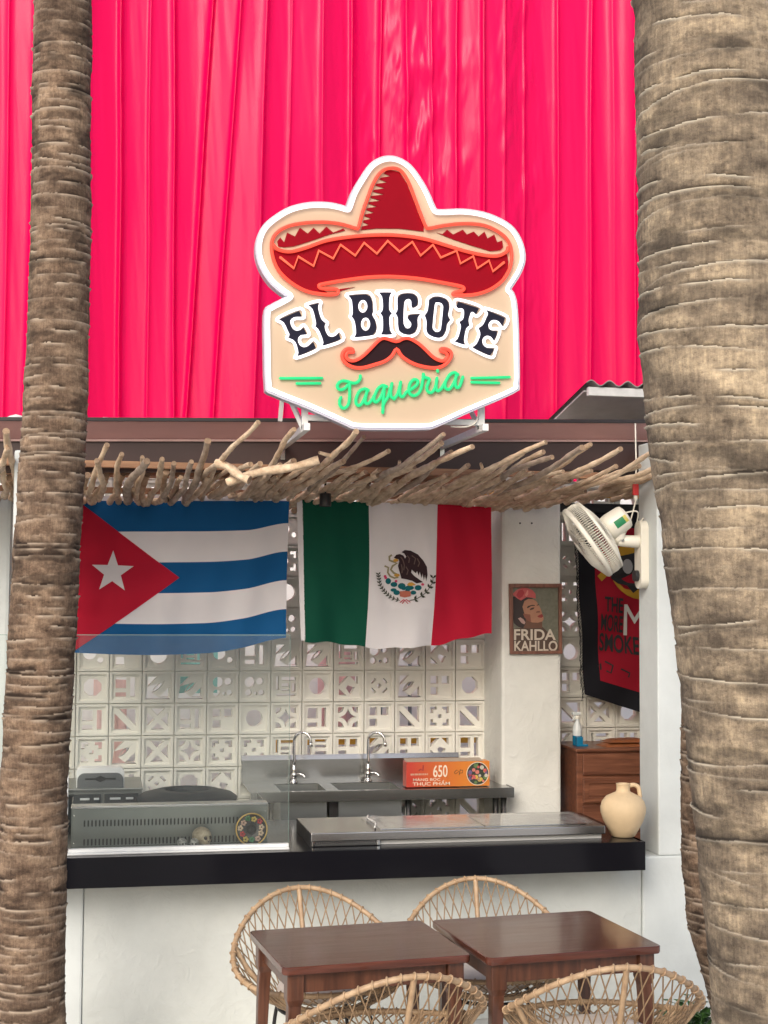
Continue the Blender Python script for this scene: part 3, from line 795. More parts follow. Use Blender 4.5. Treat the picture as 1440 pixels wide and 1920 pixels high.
# ================================================================== DRIFTWOOD CANOPY
can = empty('driftwood_canopy', (1.4, 7.7, 2.68), label='canopy of bleached driftwood branches over the counter', cat='canopy')
rg = random.Random(21)
nb = 0
def branch(x, y_front, y_back, zf, zb, tip, r0, grey, sway):
    global nb
    n = 9
    pts, rad = [], []
    ph, ph2 = rg.uniform(0, 6), rg.uniform(0, 6)
    k = rg.uniform(5, 9)
    for i in range(n + 1):
        t = i / n
        y = y_back + (y_front - y_back) * t
        z = zb + (zf - zb) * t + 0.008 * math.sin(k * t + ph) + tip * max(0, t - 0.5) ** 1.4 / 0.5 ** 1.4
        xx = x + sway * t * t + 0.014 * math.sin(k * 0.8 * t + ph2) + rg.uniform(-0.005, 0.005)
        pts.append((xx - 1.4, y - 7.7, z - 2.68))
        rad.append(r0 * (1.12 - 0.3 * t) * rg.uniform(0.9, 1.12))
    p3 = catmull(pts, 3)
    rr = [float(np.interp(i / (len(p3) - 1) * n, range(n + 1), rad)) * (1 + 0.10 * math.sin(i * 1.9 + ph)) for i in range(len(p3))]
    mb = MB().tube(p3, rr, 8, capmi=1)
    if rg.random() < 0.5:          # a cut-off twig knot
        j = rg.randrange(8, 20); q = p3[j]
        d = Vector((rg.uniform(-1, 1), -0.6, rg.uniform(0.0, 1))).normalized()
        mb.tube([q, q + d * 0.03, q + d * rg.uniform(0.04, 0.09)], [0.012, 0.010, 0.008], 6, capmi=1)
    mb.build('branch', [DRIFTG if grey else DRIFT, CUT], can, smooth=False, autosm=0.9)
    nb += 1
def zline(y): return 2.688 + (8.6 - y) / 1.6 * 0.125
x = -1.5
while x < 3.05:
    yb = 8.66 if x < 2.30 else 8.66 - (x - 2.30) * 1.15
    if x < 0.55:
        if rg.random() < 0.97:
            yf = rg.uniform(6.95, 7.35); b_ = rg.uniform(7.9, 8.4)
            branch(x, yf, b_, 2.715 + rg.uniform(-.01, .03), 2.68, rg.uniform(0.04, 0.20), rg.uniform(.015, .021), rg.random() < .35, rg.uniform(-.03, .10))
        if rg.random() < 0.7:
            yf = rg.uniform(7.45, 7.75)
            branch(x + .03, yf, rg.uniform(8.3, 8.6), 2.70 + rg.uniform(-.02, .02), 2.678, rg.uniform(0.02, 0.12), rg.uniform(.016, .021), rg.random() < .2, rg.uniform(-.04, .08))
        x += .064 * rg.uniform(.8, 1.2)
        continue
    y0 = rg.uniform(6.62, 7.1)
    for k in range(4):
        if k == 0 and rg.random() < .42: continue
        yf = y0 + .37 * k + (rg.uniform(0, .16) if k else 0)
        br = min(yb + rg.uniform(-.04, .06), yf + rg.uniform(.95, 1.35))
        if br - yf < .35: continue
        lift = .010 - .006 * k + rg.uniform(-.008, .008)
        tp = (rg.choice([0, .01, .02, .04, .06, .10]) if k == 0 else rg.uniform(0, .035))
        branch(x + rg.uniform(-.02, .02), yf, br, zline(yf) + lift + .012, zline(br) + lift, tp, rg.uniform(.0125, .0185), k == 0 and rg.random() < .35, rg.uniform(.06, .22) if k == 0 else rg.uniform(.04, .15))
    x += .066 * rg.uniform(.82, 1.18)
# the longer pale pieces lying across at the middle left
for (xa, ya, xb_, yb_) in ((405, 868, 468, 900), (425, 905, 598, 862)):
    A_, B_ = P(xa, ya, 7.1), P(xb_, yb_, 7.0)
    C = Vector((1.4, 7.7, 2.68))
    pts = [A_ - C, A_.lerp(B_, .35) - C + Vector((0, 0, .012)), A_.lerp(B_, .7) - C - Vector((0, 0, .004)), B_ - C]
    MB().tube(catmull(pts, 5), [0.021 + 0.002 * math.sin(i) for i in range(16)], 9, capmi=1).build('branch', [DRIFT, CUT], can, autosm=0.9)
# cross rails that carry the branches
for yy in (7.55, 8.45):
    MB().box(-1.5 - 1.4, 2.75 - 1.4, yy - 7.7 - .02, yy - 7.7 + .02, zline(yy) - 2.68 + .040, zline(yy) - 2.68 + .075).build('carrier_rail', BEAMW, can, bevel=.003)

# spot lamp hanging at the middle of the canopy
p = P(610, 937, 7.9)
sp = empty('spot_lamp', p, label='small black cylindrical spotlight hanging under the branch canopy', cat='lamp')
MB().lathe([(0, .035), (.031, .035), (.033, .032), (.033, -.036), (.028, -.038), (.028, -.030), (0, -.030)], 24).build('housing', BLACK, sp, autosm=.7)
MB().lathe([(0, -.0315), (.026, -.0315)], 24).build('lens', mat('lamp_lens', (.75, .74, .68), .2, var=.03), sp)
MB().tube([(0, 0, .035), (0, 0, .10)], .006, 8).build('stem', BLACK, sp)

# ================================================================== FLAGS
YG = 8.28
def cloth(col, name, trans=0.25, fold=False):
    m = mat(name, col, 0.8, var=0.04, vscale=3, bump=0.10, bscale=500, bdist=0.001, spec=0.2)
    n, l = m.node_tree.nodes, m.node_tree.links
    t_ = n.new('ShaderNodeBsdfTranslucent'); t_.inputs[0].default_value = (*col, 1)
    x_ = n.new('ShaderNodeMixShader'); x_.inputs[0].default_value = trans
    l.new(n['Principled BSDF'].outputs[0], x_.inputs[1]); l.new(t_.outputs[0], x_.inputs[2]); l.new(x_.outputs[0], n['Material Output'].inputs[0])
    return m
FB = cloth((0.008, 0.095, 0.26), 'flag_blue'); FW = cloth((0.74, 0.72, 0.74), 'flag_white'); FR = cloth((0.50, 0.012, 0.038), 'flag_red'); FG = cloth((0.004, 0.075, 0.045), 'flag_green')
def sstep(a, b, x): 
    t = min(1, max(0, (x - a) / (b - a))); return t * t * (3 - 2 * t)
def lerp(a, b, t): return a + (b - a) * t
def wave1(x, y):
    u, v = (x - 145) / 395., (y - 935) / 285.
    return 0.018 * math.sin(u * 9 + v * 1.5) * (0.2 + v) + 0.05 * sstep(.78, 1.0, u) * math.sin(min(1, max(0, v)) * 2.5) - 0.02 * math.sin(u * 20) * max(0, v - .5) * .6 \
        + 0.006 * math.sin(u * 33 + v * 5) + 0.004 * math.sin(v * 26)
def wave2(x, y):
    u, v = (x - 567) / 358., (y - 937) / 265.
    crease = sum(0.0035 * math.exp(-abs(v - c) / 0.018) for c in (0.26, 0.52, 0.77))
    return -0.028 * math.sin(u * 10.5 + 0.8 + v) * (0.25 + 0.8 * v) + 0.012 * math.sin(u * 23 + v * 4) * v - crease + 0.05 * sstep(.75, 1, u) * (1 - v) + 0.005 * math.sin(u * 40 - v * 6)
def flag(root, name, uv2px, wave, nu, nv, mats, matf):
    X = np.zeros((nv + 1, nu + 1)); Y = X.copy(); Z = X.copy()
    for j in range(nv + 1):
        for i in range(nu + 1):
            x, y = uv2px(i / nu, j / nv)
            p = P(x, y, YG)
            X[j, i], Y[j, i], Z[j, i] = p.x - root.location.x, wave(x, y), p.z - root.location.z
    mi = np.array([[matf((i + .5) / nu, (j + .5) / nv) for i in range(nu)] for j in range(nv)])
    me = grid_mesh(name, X, Y, Z, mats, matidx=mi)
    return link(bpy.data.objects.new(name, me), root)
def on_cloth(root, wave, polys, name, m, lift=0.0035, sub=True):
    """flat printed shapes laid on the cloth; polys in photo pixels of the flag plane"""
    mb = MB()
    bm = bmesh.new()
    for pl in polys:
        vs = [bm.verts.new((a, b, 0)) for a, b in pl]
        tri = tessellate_polygon([[Vector((a, b, 0)) for a, b in pl]])
        for t in tri:
            try: bm.faces.new([vs[i] for i in t])
            except ValueError: pass
    for it in range(5):
        long = [e for e in bm.edges if e.calc_length() > 12]
        if not long: break
        bmesh.ops.subdivide_edges(bm, edges=long, cuts=1)
        bmesh.ops.triangulate(bm, faces=bm.faces[:])
    bm.verts.index_update()
    v = []
    for q in bm.verts:
        p = P(q.co.x, q.co.y, YG)
        v.append((p.x - root.location.x, wave(q.co.x, q.co.y) - lift, p.z - root.location.z))
    f = [tuple(q.index for q in fc.verts) for fc in bm.faces]
    bm.free()
    return mb.add(v, f).build(name, m, root, smooth=True)
f1 = empty('flag', (0.5, YG, 2.70), label='blue and white striped flag with red triangle and white star', cat='flag')
def px1(u, v):
    x = lerp(lerp(146, 543, u), lerp(134, 537, u), v)
    yb = 1222 + 6 * math.sin(u * 3.6 + 0.3) - 16 * sstep(.62, 1.0, u)
    y = lerp(939, yb, v) - 14 * sstep(.80, 1.0, u) * sstep(0, .25, v) * (1 - v * .6)
    return x, y
flag(f1, 'cloth', px1, wave1, 100, 60, [FB, FW], lambda u, v: 1 if int(v * 5) % 2 else 0)
tri = [px1(0.0, t / 12.) for t in range(13)] + [px1(0.49 * t / 10., 1 - t / 20.) for t in range(1, 11)] + [px1(0.49 * (1 - t / 10.), .5 - t / 20.) for t in range(1, 10)]
on_cloth(f1, wave1, [tri], 'red_triangle', FR, 0.004)
c = (211, 1073)
st = []
for i in range(10):
    r_ = 41 if i % 2 == 0 else 16.5
    a = R(-90 + 36 * i + 2)
    st.append((c[0] + r_ * math.cos(a), c[1] + r_ * math.sin(a)))
on_cloth(f1, wave1, [st], 'star', FW, 0.008)
hem = [px1(i / 20., 0) for i in range(21)] + [(px1(1 - i / 20., 0)[0], px1(1 - i / 20., 0)[1] - 9) for i in range(21)]
on_cloth(f1, wave1, [hem], 'hem', FW, 0.001)
f2 = empty('flag', (1.7, YG, 2.70), label='green, white and red flag with eagle emblem hanging under the branches', cat='flag')
def px2(u, v):
    xt = np.interp(u, [0, 1 / 3., 2 / 3., 1], [566, 692, 820, 926]); xb = np.interp(u, [0, 1 / 3., 2 / 3., 1], [570, 686, 808, 924])
    x = lerp(xt, xb, v) + 4 * math.sin(v * 3.1) * math.exp(-((u - .4) / .3) ** 2)
    yt = lerp(937, 950, u)
    yb = 1203 + 13 * math.exp(-((u - .42) / .2) ** 2) + 5 * math.exp(-((u - .66) / .1) ** 2) - 14 * sstep(.72, 1, u) + 1.5 * math.sin(u * 37)
    return x, lerp(yt, yb, v)
flag(f2, 'cloth', px2, wave2, 102, 60, [FG, FW, FR], lambda u, v: min(2, int(u * 3)))
on_cloth(f2, wave2, [[(556, 938), (567, 938), (571, 1200), (563, 1201)]], 'hoist_band', FW, 0.0)
zE = lambda pts: [(660 + a / 7.2, 1000 + b / 7.2) for a, b in pts]
on_cloth(f2, wave2, [zE([(665, 255), (710, 225), (790, 235), (880, 285), (950, 370), (995, 455), (1000, 560), (985, 650), (968, 560), (955, 640), (938, 540), (922, 605), (903, 520), (888, 572), (868, 510), (850, 540), (800, 490), (790, 530), (830, 575), (945, 660), (860, 676), (800, 640), (720, 620), (660, 610), (640, 540), (615, 440), (632, 380), (625, 350), (590, 345), (560, 330), (592, 290), (640, 280), (690, 300), (712, 340), (728, 315), (700, 272)])], 'eagle', cloth((0.035, 0.018, 0.022), 'print_brown', .1), 0.006)
on_cloth(f2, wave2, [zE(stroke(s_, 15)) for s_ in ([(650, 320), (680, 360), (700, 430), (690, 500)], [(740, 300), (770, 340), (760, 400)], [(800, 300), (850, 340), (830, 420)], [(870, 340), (900, 400), (880, 450)], [(720, 450), (750, 500), (730, 560)], [(660, 420), (670, 480), (665, 540)])], 'eagle_feathers', cloth((0.13, 0.085, 0.075), 'print_taupe', .1), 0.009)
on_cloth(f2, wave2, [zE(stroke([(535, 292), (502, 315), (505, 365), (545, 380), (600, 405), (545, 440), (522, 490), (560, 535), (612, 560)], 26)), zE(stroke([(440, 440), (490, 462), (482, 530), (515, 580), (570, 604), (620, 590)], 24))], 'snake', cloth((0.28, 0.25, 0.15), 'print_olive', .1), 0.007)
on_cloth(f2, wave2, [zE(ell(600, 565, 38, 22, 12)), zE(ell(585, 365, 34, 22, 10)), zE([(730, 690), (760, 665), (800, 660), (850, 695), (790, 712), (745, 706)])], 'gold_print', cloth((0.55, 0.30, 0.06), 'print_gold', .1), 0.0085)
on_cloth(f2, wave2, [zE(ell(cx, cy, rx, ry, 11, .3)) for cx, cy, rx, ry in ((490, 645, 38, 42), (565, 690, 45, 34), (665, 712, 50, 42), (765, 735, 60, 32), (880, 735, 46, 36), (740, 775, 30, 34), (560, 765, 40, 24), (600, 800, 42, 34), (815, 800, 40, 28), (690, 745, 34, 20))], 'cactus', cloth((0.008, 0.11, 0.13), 'print_teal', .1), 0.006)
on_cloth(f2, wave2, [zE([(638, 782), (720, 776), (782, 786), (776, 850), (700, 866), (640, 852)])], 'shield', cloth((0.42, 0.13, 0.085), 'print_rust', .1), 0.008)
on_cloth(f2, wave2, [zE(ell(cx, cy, 20, 18, 8)) for cx, cy in ((447, 580), (590, 645), (938, 690), (455, 600))], 'blossom', cloth((0.55, 0.06, 0.14), 'print_magenta', .1), 0.0085)
lf = []
for side, path in ((0, [(355, 545), (365, 610), (378, 690), (425, 765), (480, 825), (550, 875), (640, 905)]), (1, [(1078, 590), (1070, 660), (1035, 720), (990, 790), (935, 835), (850, 885), (760, 905)])):
    pp = catmull([(a, b, 0) for a, b in path], 4)
    lf.append(stroke([(q.x, q.y) for q in pp], 9))
    for i in range(1, len(pp) - 1, 2 if side == 0 else 4):
        t = (pp[i + 1] - pp[i - 1]).normalized()
        for sgn in (-1, 1):
            ln, wd = (46, 20) if side == 0 else (64, 34)
            d = Vector((-t.x * .75 + sgn * t.y * .8, -t.y * .75 - sgn * t.x * .8, 0)).normalized()
            nn = Vector((-d.y, d.x, 0))
            q = pp[i]
            lf.append([(q.x, q.y), tuple((q + d * ln * .45 + nn * wd / 2)[:2]), tuple((q + d * ln)[:2]), tuple((q + d * ln * .45 - nn * wd / 2)[:2])])
on_cloth(f2, wave2, [zE(s_) for s_ in lf], 'wreath', cloth((0.05, 0.055, 0.04), 'print_leaf', .1), 0.006)
on_cloth(f2, wave2, [zE(stroke([(640, 935), (690, 890)], 10)), zE(stroke([(770, 930), (715, 890)], 10)), zE(stroke([(668, 950), (705, 895)], 10)), zE(stroke([(740, 950), (705, 905)], 9))], 'ribbon', FR, 0.0085)

# ================================================================== COUNTER
ZC = 0.918
ct = empty('bar_counter', (1.3, 7.0, 0.775), label='black polished stone counter slab across the stall front', cat='counter')
MB().box(-3.9, 1.464, 0.0, 0.022, 0.0, 0.1435).box(1.442, 1.464, 0.0221, 0.2375, 0.0, 0.1435).build('apron', BLACKST, ct, bevel=0.002)
MB().box(-3.9, 1.464, 0.0225, 1.0, 0.1215, 0.1435).build('slab', BLACKST, ct, bevel=0.002)
# ================================================================== GLASS SCREENS
def glass_mat():
    m = bpy.data.materials.new('clear_glass'); m.use_nodes = True
    n, l = m.node_tree.nodes, m.node_tree.links
    n.remove(n['Principled BSDF'])
    t = n.new('ShaderNodeBsdfTransparent'); t.inputs[0].default_value = (0.915, 0.95, 0.93, 1)
    g_ = n.new('ShaderNodeBsdfGlossy'); g_.inputs['Roughness'].default_value = 0.015; g_.inputs[0].default_value = (0.95, 1, 0.97, 1)
    fr = n.new('ShaderNodeFresnel'); fr.inputs[0].default_value = 1.5
    dn = n.new('ShaderNodeBsdfDiffuse'); dn.inputs[0].default_value = (0.72, 0.78, 0.74, 1)
    nz = n.new('ShaderNodeTexNoise'); nz.inputs['Scale'].default_value = 1.4; nz.inputs['Detail'].default_value = 3
    mr = n.new('ShaderNodeMapRange'); mr.inputs['To Min'].default_value = 0.005; mr.inputs['To Max'].default_value = 0.04
    tc = n.new('ShaderNodeTexCoord'); mp = n.new('ShaderNodeMapping'); mp.inputs['Scale'].default_value = (3, 1, 0.5)
    l.new(tc.outputs['Object'], mp.inputs[0]); l.new(mp.outputs[0], nz.inputs['Vector']); l.new(nz.outputs['Fac'], mr.inputs['Value'])
    m1 = n.new('ShaderNodeMixShader'); m2 = n.new('ShaderNodeMixShader')
    l.new(mr.outputs[0], m1.inputs[0]); l.new(t.outputs[0], m1.inputs[1]); l.new(dn.outputs[0], m1.inputs[2])
    l.new(fr.outputs[0], m2.inputs[0]); l.new(m1.outputs[0], m2.inputs[1]); l.new(g_.outputs[0], m2.inputs[2])
    l.new(m2.outputs[0], n['Material Output'].inputs[0])
    return m
GLASS = glass_mat()
YGL = 7.11
EDGE = mat('glass_edge', (0.20, 0.30, 0.27), 0.2, var=0.05)
def screen(x0, x1, z1, label, left_post):
    r_ = empty('glass_screen', ((x0 + x1) / 2, YGL, ZC), label=label, cat='glass screen')
    h = (x1 - x0) / 2
    MB().add([(-h, 0, .0265), (h, 0, .0265), (h, 0, z1 - ZC - .003), (-h, 0, z1 - ZC - .003)], [(0, 1, 2, 3)]).build('pane', GLASS, r_)
    MB().box(-h, h, -.004, .004, z1 - ZC - .0028, z1 - ZC).box(h + .0002, h + .0014, -.003, .003, .0265, z1 - ZC).build('pane_edge', EDGE, r_)
    MB().box(-h, h, -.05, .03, 0.0008, .010).box(-h, h, -.028, .012, .0102, .026).build('sill_channel', ALU, r_, bevel=.003)
    if left_post:
        MB().box(-h - .0005 - .028, -h - .0005, -.035, .012, 0.0008, z1 - ZC).build('side_channel', ALU, r_, bevel=.003)
    return r_
screen(P(130, 1400, YGL).x, P(542, 1400, YGL).x, P(400, 1190, YGL).z, 'tall clear glass screen on the counter below the striped flag', True)
screen(-1.6, -0.41, P(400, 1190, YGL).z, 'clear glass screen at the left picture edge behind the palm trunk', False)

# ---- slotted steel counter unit behind the glass
YU = 7.31
pL, pR = P(134, 1512, YU), P(500, 1507, YU)
x0, x1, zt = pL.x, pR.x + 0.005, pL.z - 0.012
w_ = x1 - x0
un = empty('steel_warmer', ((x0 + x1) / 2, YU, ZC), label='long stainless unit with two rows of vent slots behind the glass', cat='kitchen unit')
h = zt - ZC - 0.002
fp = MB()
ns = 46
sx0, sx1 = -w_ / 2 + 0.055, w_ / 2 - 0.07
pit = (sx1 - sx0) / ns
r1_, r2_ = max(.02, P(300, 1578, YU).z - ZC), P(300, 1541, YU).z - ZC
bands = [(0.0, r1_ - .017, 0), (r1_ - .017, r1_ + .017, 1), (r1_ + .017, r2_ - .017, 0), (r2_ - .017, r2_ + .017, 1), (r2_ + .017, h, 0)]
print('unit', h, r1_, r2_)
for z0, z1, sl_ in bands:
    if not sl_:
        fp.box(-w_ / 2, w_ / 2, 0, 0.003, z0, z1)
    else:
        fp.box(-w_ / 2, sx0, 0, 0.003, z0, z1); fp.box(sx1, w_ / 2, 0, 0.003, z0, z1)
        for i in range(ns):
            a = sx0 + i * pit
            fp.plate([(a, z0), (a + pit, z0), (a + pit, z1), (a, z1)], [[(a + pit * .29, z0 + .004), (a + pit * .29, z1 - .004), (a + pit * .4, z1 - .0005), (a + pit * .6, z1 - .0005), (a + pit * .71, z1 - .004), (a + pit * .71, z0 + .004), (a + pit * .6, z0 + .0005), (a + pit * .4, z0 + .0005)]], 0, 0.003)
fp.build('front_panel', PANEL, un)
MB().box(-w_ / 2, w_ / 2, 0.05, 0.055, 0.001, h - 0.01).build('interior_shade', BLACK, un)  # black sheet stands in for the shade inside, seen through the slots
MB().box(-w_ / 2 - .001, w_ / 2 + .001, -0.004, 0.10, h + .0005, h + 0.012).build('top_lip', STEEL, un, bevel=.002)
MB().box(-w_ / 2, -w_ / 2 + .004, 0.0035, 0.45, 0.001, h).build('side_panel', STEELD, un)
MB().box(w_ / 2 - .004, w_ / 2, 0.0035, 0.45, 0.001, h).build('side_panel', STEELD, un)
for sx_ in (-1, 1):
    for zz_ in (0.02, h - .03):
        MB().lathe([(0, 0), (.004, 0), (.003, .003)], 10).build('screw', CHROME, un).matrix_basis = Matrix.Translation((sx_ * (w_ / 2 - .012), -.0005, zz_)) @ Matrix.Rotation(R(90), 4, 'X')

# ---- stainless cold counter with clear film on its lid
YK = 7.10
FLp, FRp = P(588, 1562, YK), P(1128, 1549, YK)
BLp = P(540, 1520, 7.95)
zt = (FLp.z + FRp.z) / 2
x0, x1 = FLp.x - .012, FRp.x + .02
w_ = x1 - x0
yb = YK
for _ in range(40):
    yb += 0.02
    if P(540, 1521, yb).z > zt: break
dp = max(0.5, min(0.85, yb - YK)); print('cold counter depth', dp, 'w', w_, 'top', zt)
cc = empty('cold_counter', ((x0 + x1) / 2, YK, ZC), label='stainless cold counter with film-wrapped lid between glass and jug', cat='kitchen unit')
h = zt - ZC
MB().box(-w_ / 2, w_ / 2, 0, dp, h - 0.042, h).build('worktop', STEEL, cc, bevel=.004)
MB().box(-w_ / 2 + .002, w_ / 2 - .01, 0.03, dp - .02, 0.001, h - .0425).build('body', mat('pale_panel', (.52, .53, .53), .35, var=.05), cc, bevel=.002)
MB().box(-w_ / 2 - .004, -w_ / 2 - .0005, 0.002, dp, 0.001, h - .004).build('side_cheek', BLACK, cc)
for la, lb in ((-w_ / 2 + .36, -w_ / 2 + .36 + (w_ - .44) / 2 - .004), (-w_ / 2 + .36 + (w_ - .44) / 2 + .004, w_ / 2 - .08)):
    MB().box(la, lb, .06, dp - .06, h + .0003, h + .0035).build('lid_panel', mat('polished_lid', (.60, .60, .59), .12, 1.0, var=.06, vscale=3), cc, bevel=.001)
gv = MB(); gw = 0.33
gv.box(-w_ / 2 + .012, -w_ / 2 + .012 + gw, 0.012, 0.029, .003, .034)
gro = gv.build('vent_grille', BLACK, cc)
lat = MB()
k = 0
while k * 0.0115 < gw - 0.012:
    a = -w_ / 2 + .014 + k * 0.0115
    lat.bar((a, .011, .006), (a + .011, .011, .032), .0022); lat.bar((a + .011, .010, .006), (a, .010, .032), .0022); k += 1
lat.build('lattice', STEEL, gro)
for e in (-w_ / 2 + .014, -w_ / 2 + .010 + gw):
    MB().box(e - .007, e + .007, .006, .0095, .004, .033).build('grille_end', CHROME, gro, bevel=.001)
flm = bpy.data.materials.new('clear_film'); flm.use_nodes = True
_n, _l = flm.node_tree.nodes, flm.node_tree.links
_b = _n['Principled BSDF']; _b.inputs['Roughness'].default_value = .12; _b.inputs['Base Color'].default_value = (.8, .8, .8, 1)
_t = _n.new('ShaderNodeBsdfTransparent'); _x = _n.new('ShaderNodeMixShader'); _x.inputs[0].default_value = .22
_l.new(_t.outputs[0], _x.inputs[1]); _l.new(_b.outputs[0], _x.inputs[2]); _l.new(_x.outputs[0], _n['Material Output'].inputs[0])
gx, gy = np.meshgrid(np.linspace(-w_ / 2 + .33, w_ / 2 - .04, 120), np.linspace(.05, dp - .05, 40))
gz = h + .004 + .009 * fbm(gx * 14, gy * 10, 4, 4) + .016 * np.exp(-np.abs(gx + w_ / 2 - .37 - gy * .05) / .012) * fbm(gx * 40, gy * 20, 6, 2)
fo = link(bpy.data.objects.new('plastic_film', grid_mesh('plastic_film', gx, gy, gz, flm)), cc)
MB().tube(catmull([(-w_ / 2 + .33, .06, h + .012), (-w_ / 2 + .36, dp * .4, h + .014), (-w_ / 2 + .35, dp * .7, h + .012), (-w_ / 2 + .37, dp - .05, h + .013)], 6), .0045, 7).build('film_roll', mat('film_white', (.72, .72, .70), .25, var=.1, vscale=40), cc, smooth=True)

# ---- stone jug
jp = P(1170, 1580, 7.16)
jg = empty('stone_jug', (jp.x, 7.17, ZC + .0005), label='sand-coloured stoneware jug with one handle on the counter end', cat='jug')
s_ = 0.272 / .30
prof = [(0, .002), (.058, 0), (.066, .006), (.088, .045), (.112, .09), (.126, .135), (.128, .165), (.118, .20), (.095, .228), (.058, .246), (.042, .254), (.038, .262), (.038, .296), (.041, .300), (.036, .301), (.033, .296), (.033, .262), (0, .25)]
MB().lathe([(r_ * s_ * 1.02, z_ * s_ * 1.0) for r_, z_ in prof], 48).build('body', JUG, jg, smooth=True)
MB().tube([Vector((a * s_, b * s_, c * s_)) for a, b, c in [tuple(q) for q in catmull([(.036, 0, .288), (.065, 0, .292), (.088, 0, .278), (.095, 0, .252), (.098, 0, .222)], 6)]], .0115, 10).build('handle', JUG, jg, smooth=True)
jg.rotation_euler = (0, 0, R(-8))
# ---- skulls and painted hat behind the glass
BONE = mat('bone_resin', (.50, .44, .33), .6, col2=(.22, .18, .12), vscale=30, bump=.3, bscale=80)
def skull(name, loc, s, rz, m, label):
    r_ = empty(name, loc, rz, label, 'skull ornament')
    v, f = [], []
    n1, n2 = 28, 18
    for j in range(n2 + 1):
        th = math.pi * j / n2
        for i in range(n1):
            ph = 2 * math.pi * i / n1
            x, y, z = math.sin(th) * math.cos(ph), math.sin(th) * math.sin(ph), math.cos(th)
            X, Yv, Zv = .80 * x, 1.0 * y, .85 * z
            if z < -.2: X *= 1 - .45 * min(1, (-.2 - z)); 
            if y < -.3 and z < 0: Yv *= 1.0 + .12 * math.sin(-z * 3)
            for ex in (-.32, .32):                                   # eye sockets
                d = math.hypot(x - ex, (z + .08) * 1.1)
                if y < 0 and d < .24: Yv += .34 * (1 - d / .24) ** .6
            d = math.hypot(x * 1.6, z + .42)
            if y < 0 and d < .16: Yv += .22 * (1 - d / .16)
            if y < -.4 and z < -.55: Yv -= .10
            v.append((X * s, Yv * s, (Zv + .95) * s))
    for j in range(n2):
        for i in range(n1):
            f.append((j * n1 + i, (j + 1) * n1 + i, (j + 1) * n1 + (i + 1) % n1, j * n1 + (i + 1) % n1))
    MB().add(v, f).build('cranium', m, r_, smooth=True)
    for ex in (-.31, .31):  # black bodies paint the shade inside eye sockets and nose
        MB().lathe([(0, -.22 * s), (.12 * s, -.17 * s), (.19 * s, 0), (.12 * s, .17 * s), (0, .22 * s)], 12, c=(ex * .82 * s, -.76 * s, .88 * s)).build('socket_shade', BLACK, r_, smooth=True)
    MB().lathe([(0, -.10 * s), (.07 * s, -.02 * s), (0, .13 * s)], 8, c=(0, -.90 * s, .58 * s)).build('nose_shade', BLACK, r_, smooth=True)
    jw = MB()
    for i in range(7):
        a = R(-140 + 100 * i / 6) 
        jw.box(math.cos(a) * .40 * s - .05 * s, math.cos(a) * .40 * s + .05 * s, -.55 * s + math.sin(a) * .30 * s, -.45 * s + math.sin(a) * .30 * s, .16 * s, .34 * s)
    jw.build('teeth', m, r_, bevel=.02 * s)
    jb = [(math.cos(R(a)) * .46 * s, math.sin(R(a)) * .42 * s - .42 * s, .10 * s) for a in range(-180, 1, 20)]
    MB().tube(jb, .085 * s, 8).build('jaw', m, r_, smooth=True)
    return r_
p = PZ(384, 1602, ZC); 
skull('skull', (p.x, 7.21, ZC + .001), .054, R(38), BONE, 'cream resin skull facing right behind the glass')
SIL = mat('silver_black', (.55, .56, .54), .4, col2=(.03, .03, .03), vscale=60)
p = P(341, 1598, 7.17); skull('small_skull', (p.x, 7.17, ZC + .001), .029, R(25), SIL, 'small silver and black skull, left of the pair by the cream skull')
p = P(364, 1598, 7.17); skull('small_skull', (p.x, 7.17, ZC + .001), .028, R(-5), SIL, 'small silver and black skull next to the cream skull')
p = P(471, 1573, 7.21)
ht = empty('painted_hat', (p.x, 7.21, ZC + .001), label='small black sombrero painted with flowers and gold rim, standing on edge', cat='hat ornament')
HR = .079
T = Matrix.Translation((0, 0, HR)) @ Matrix.Rotation(R(82), 4, 'X')
def hatpart(mb, name, m, par=ht, **k):
    mb.v = [tuple(T @ Vector(q)) for q in mb.v]
    return mb.build(name, m, par, **k)
hatpart(MB().lathe([(.026, .0), (.05, .004), (HR - .006, .012), (HR - .004, .018), (.05, .010), (.026, .006)], 40), 'brim', BLACK, smooth=True)
hatpart(MB().tube([(HR * math.cos(R(a)) * .965, HR * math.sin(R(a)) * .965, .015) for a in range(0, 360, 9)], .0042, 8, True), 'rim_cord', mat('gold_cord', (.55, .36, .10), .4, .3, var=.2, vscale=60), smooth=True)
hatpart(MB().lathe([(.027, .012), (.027, .002), (.024, -.02), (.014, -.045), (0, -.05)], 28), 'crown', BLACK, smooth=True)
cols = [(.62, .48, .36), (.42, .03, .04), (.52, .40, .10), (.05, .20, .09), (.55, .38, .32)]
for i in range(11):
    a = R(i * 32.7 + 10); rr = .050 + .006 * (i % 2)
    pet = MB()
    for j in range(5):
        b = R(j * 72); cx, cy = rr * math.cos(a) + .009 * math.cos(b), rr * math.sin(a) + .009 * math.sin(b)
        pet.lathe([(0, .0185), (.0045, .0175), (.0064, .0145), (.0064, .009)], 8, c=(cx, cy, 0.0012 * (j % 2)))
    hatpart(pet, 'painted_flower', mat('petal%d' % (i % 5), cols[i % 5], .5, var=.25, vscale=120), smooth=True)

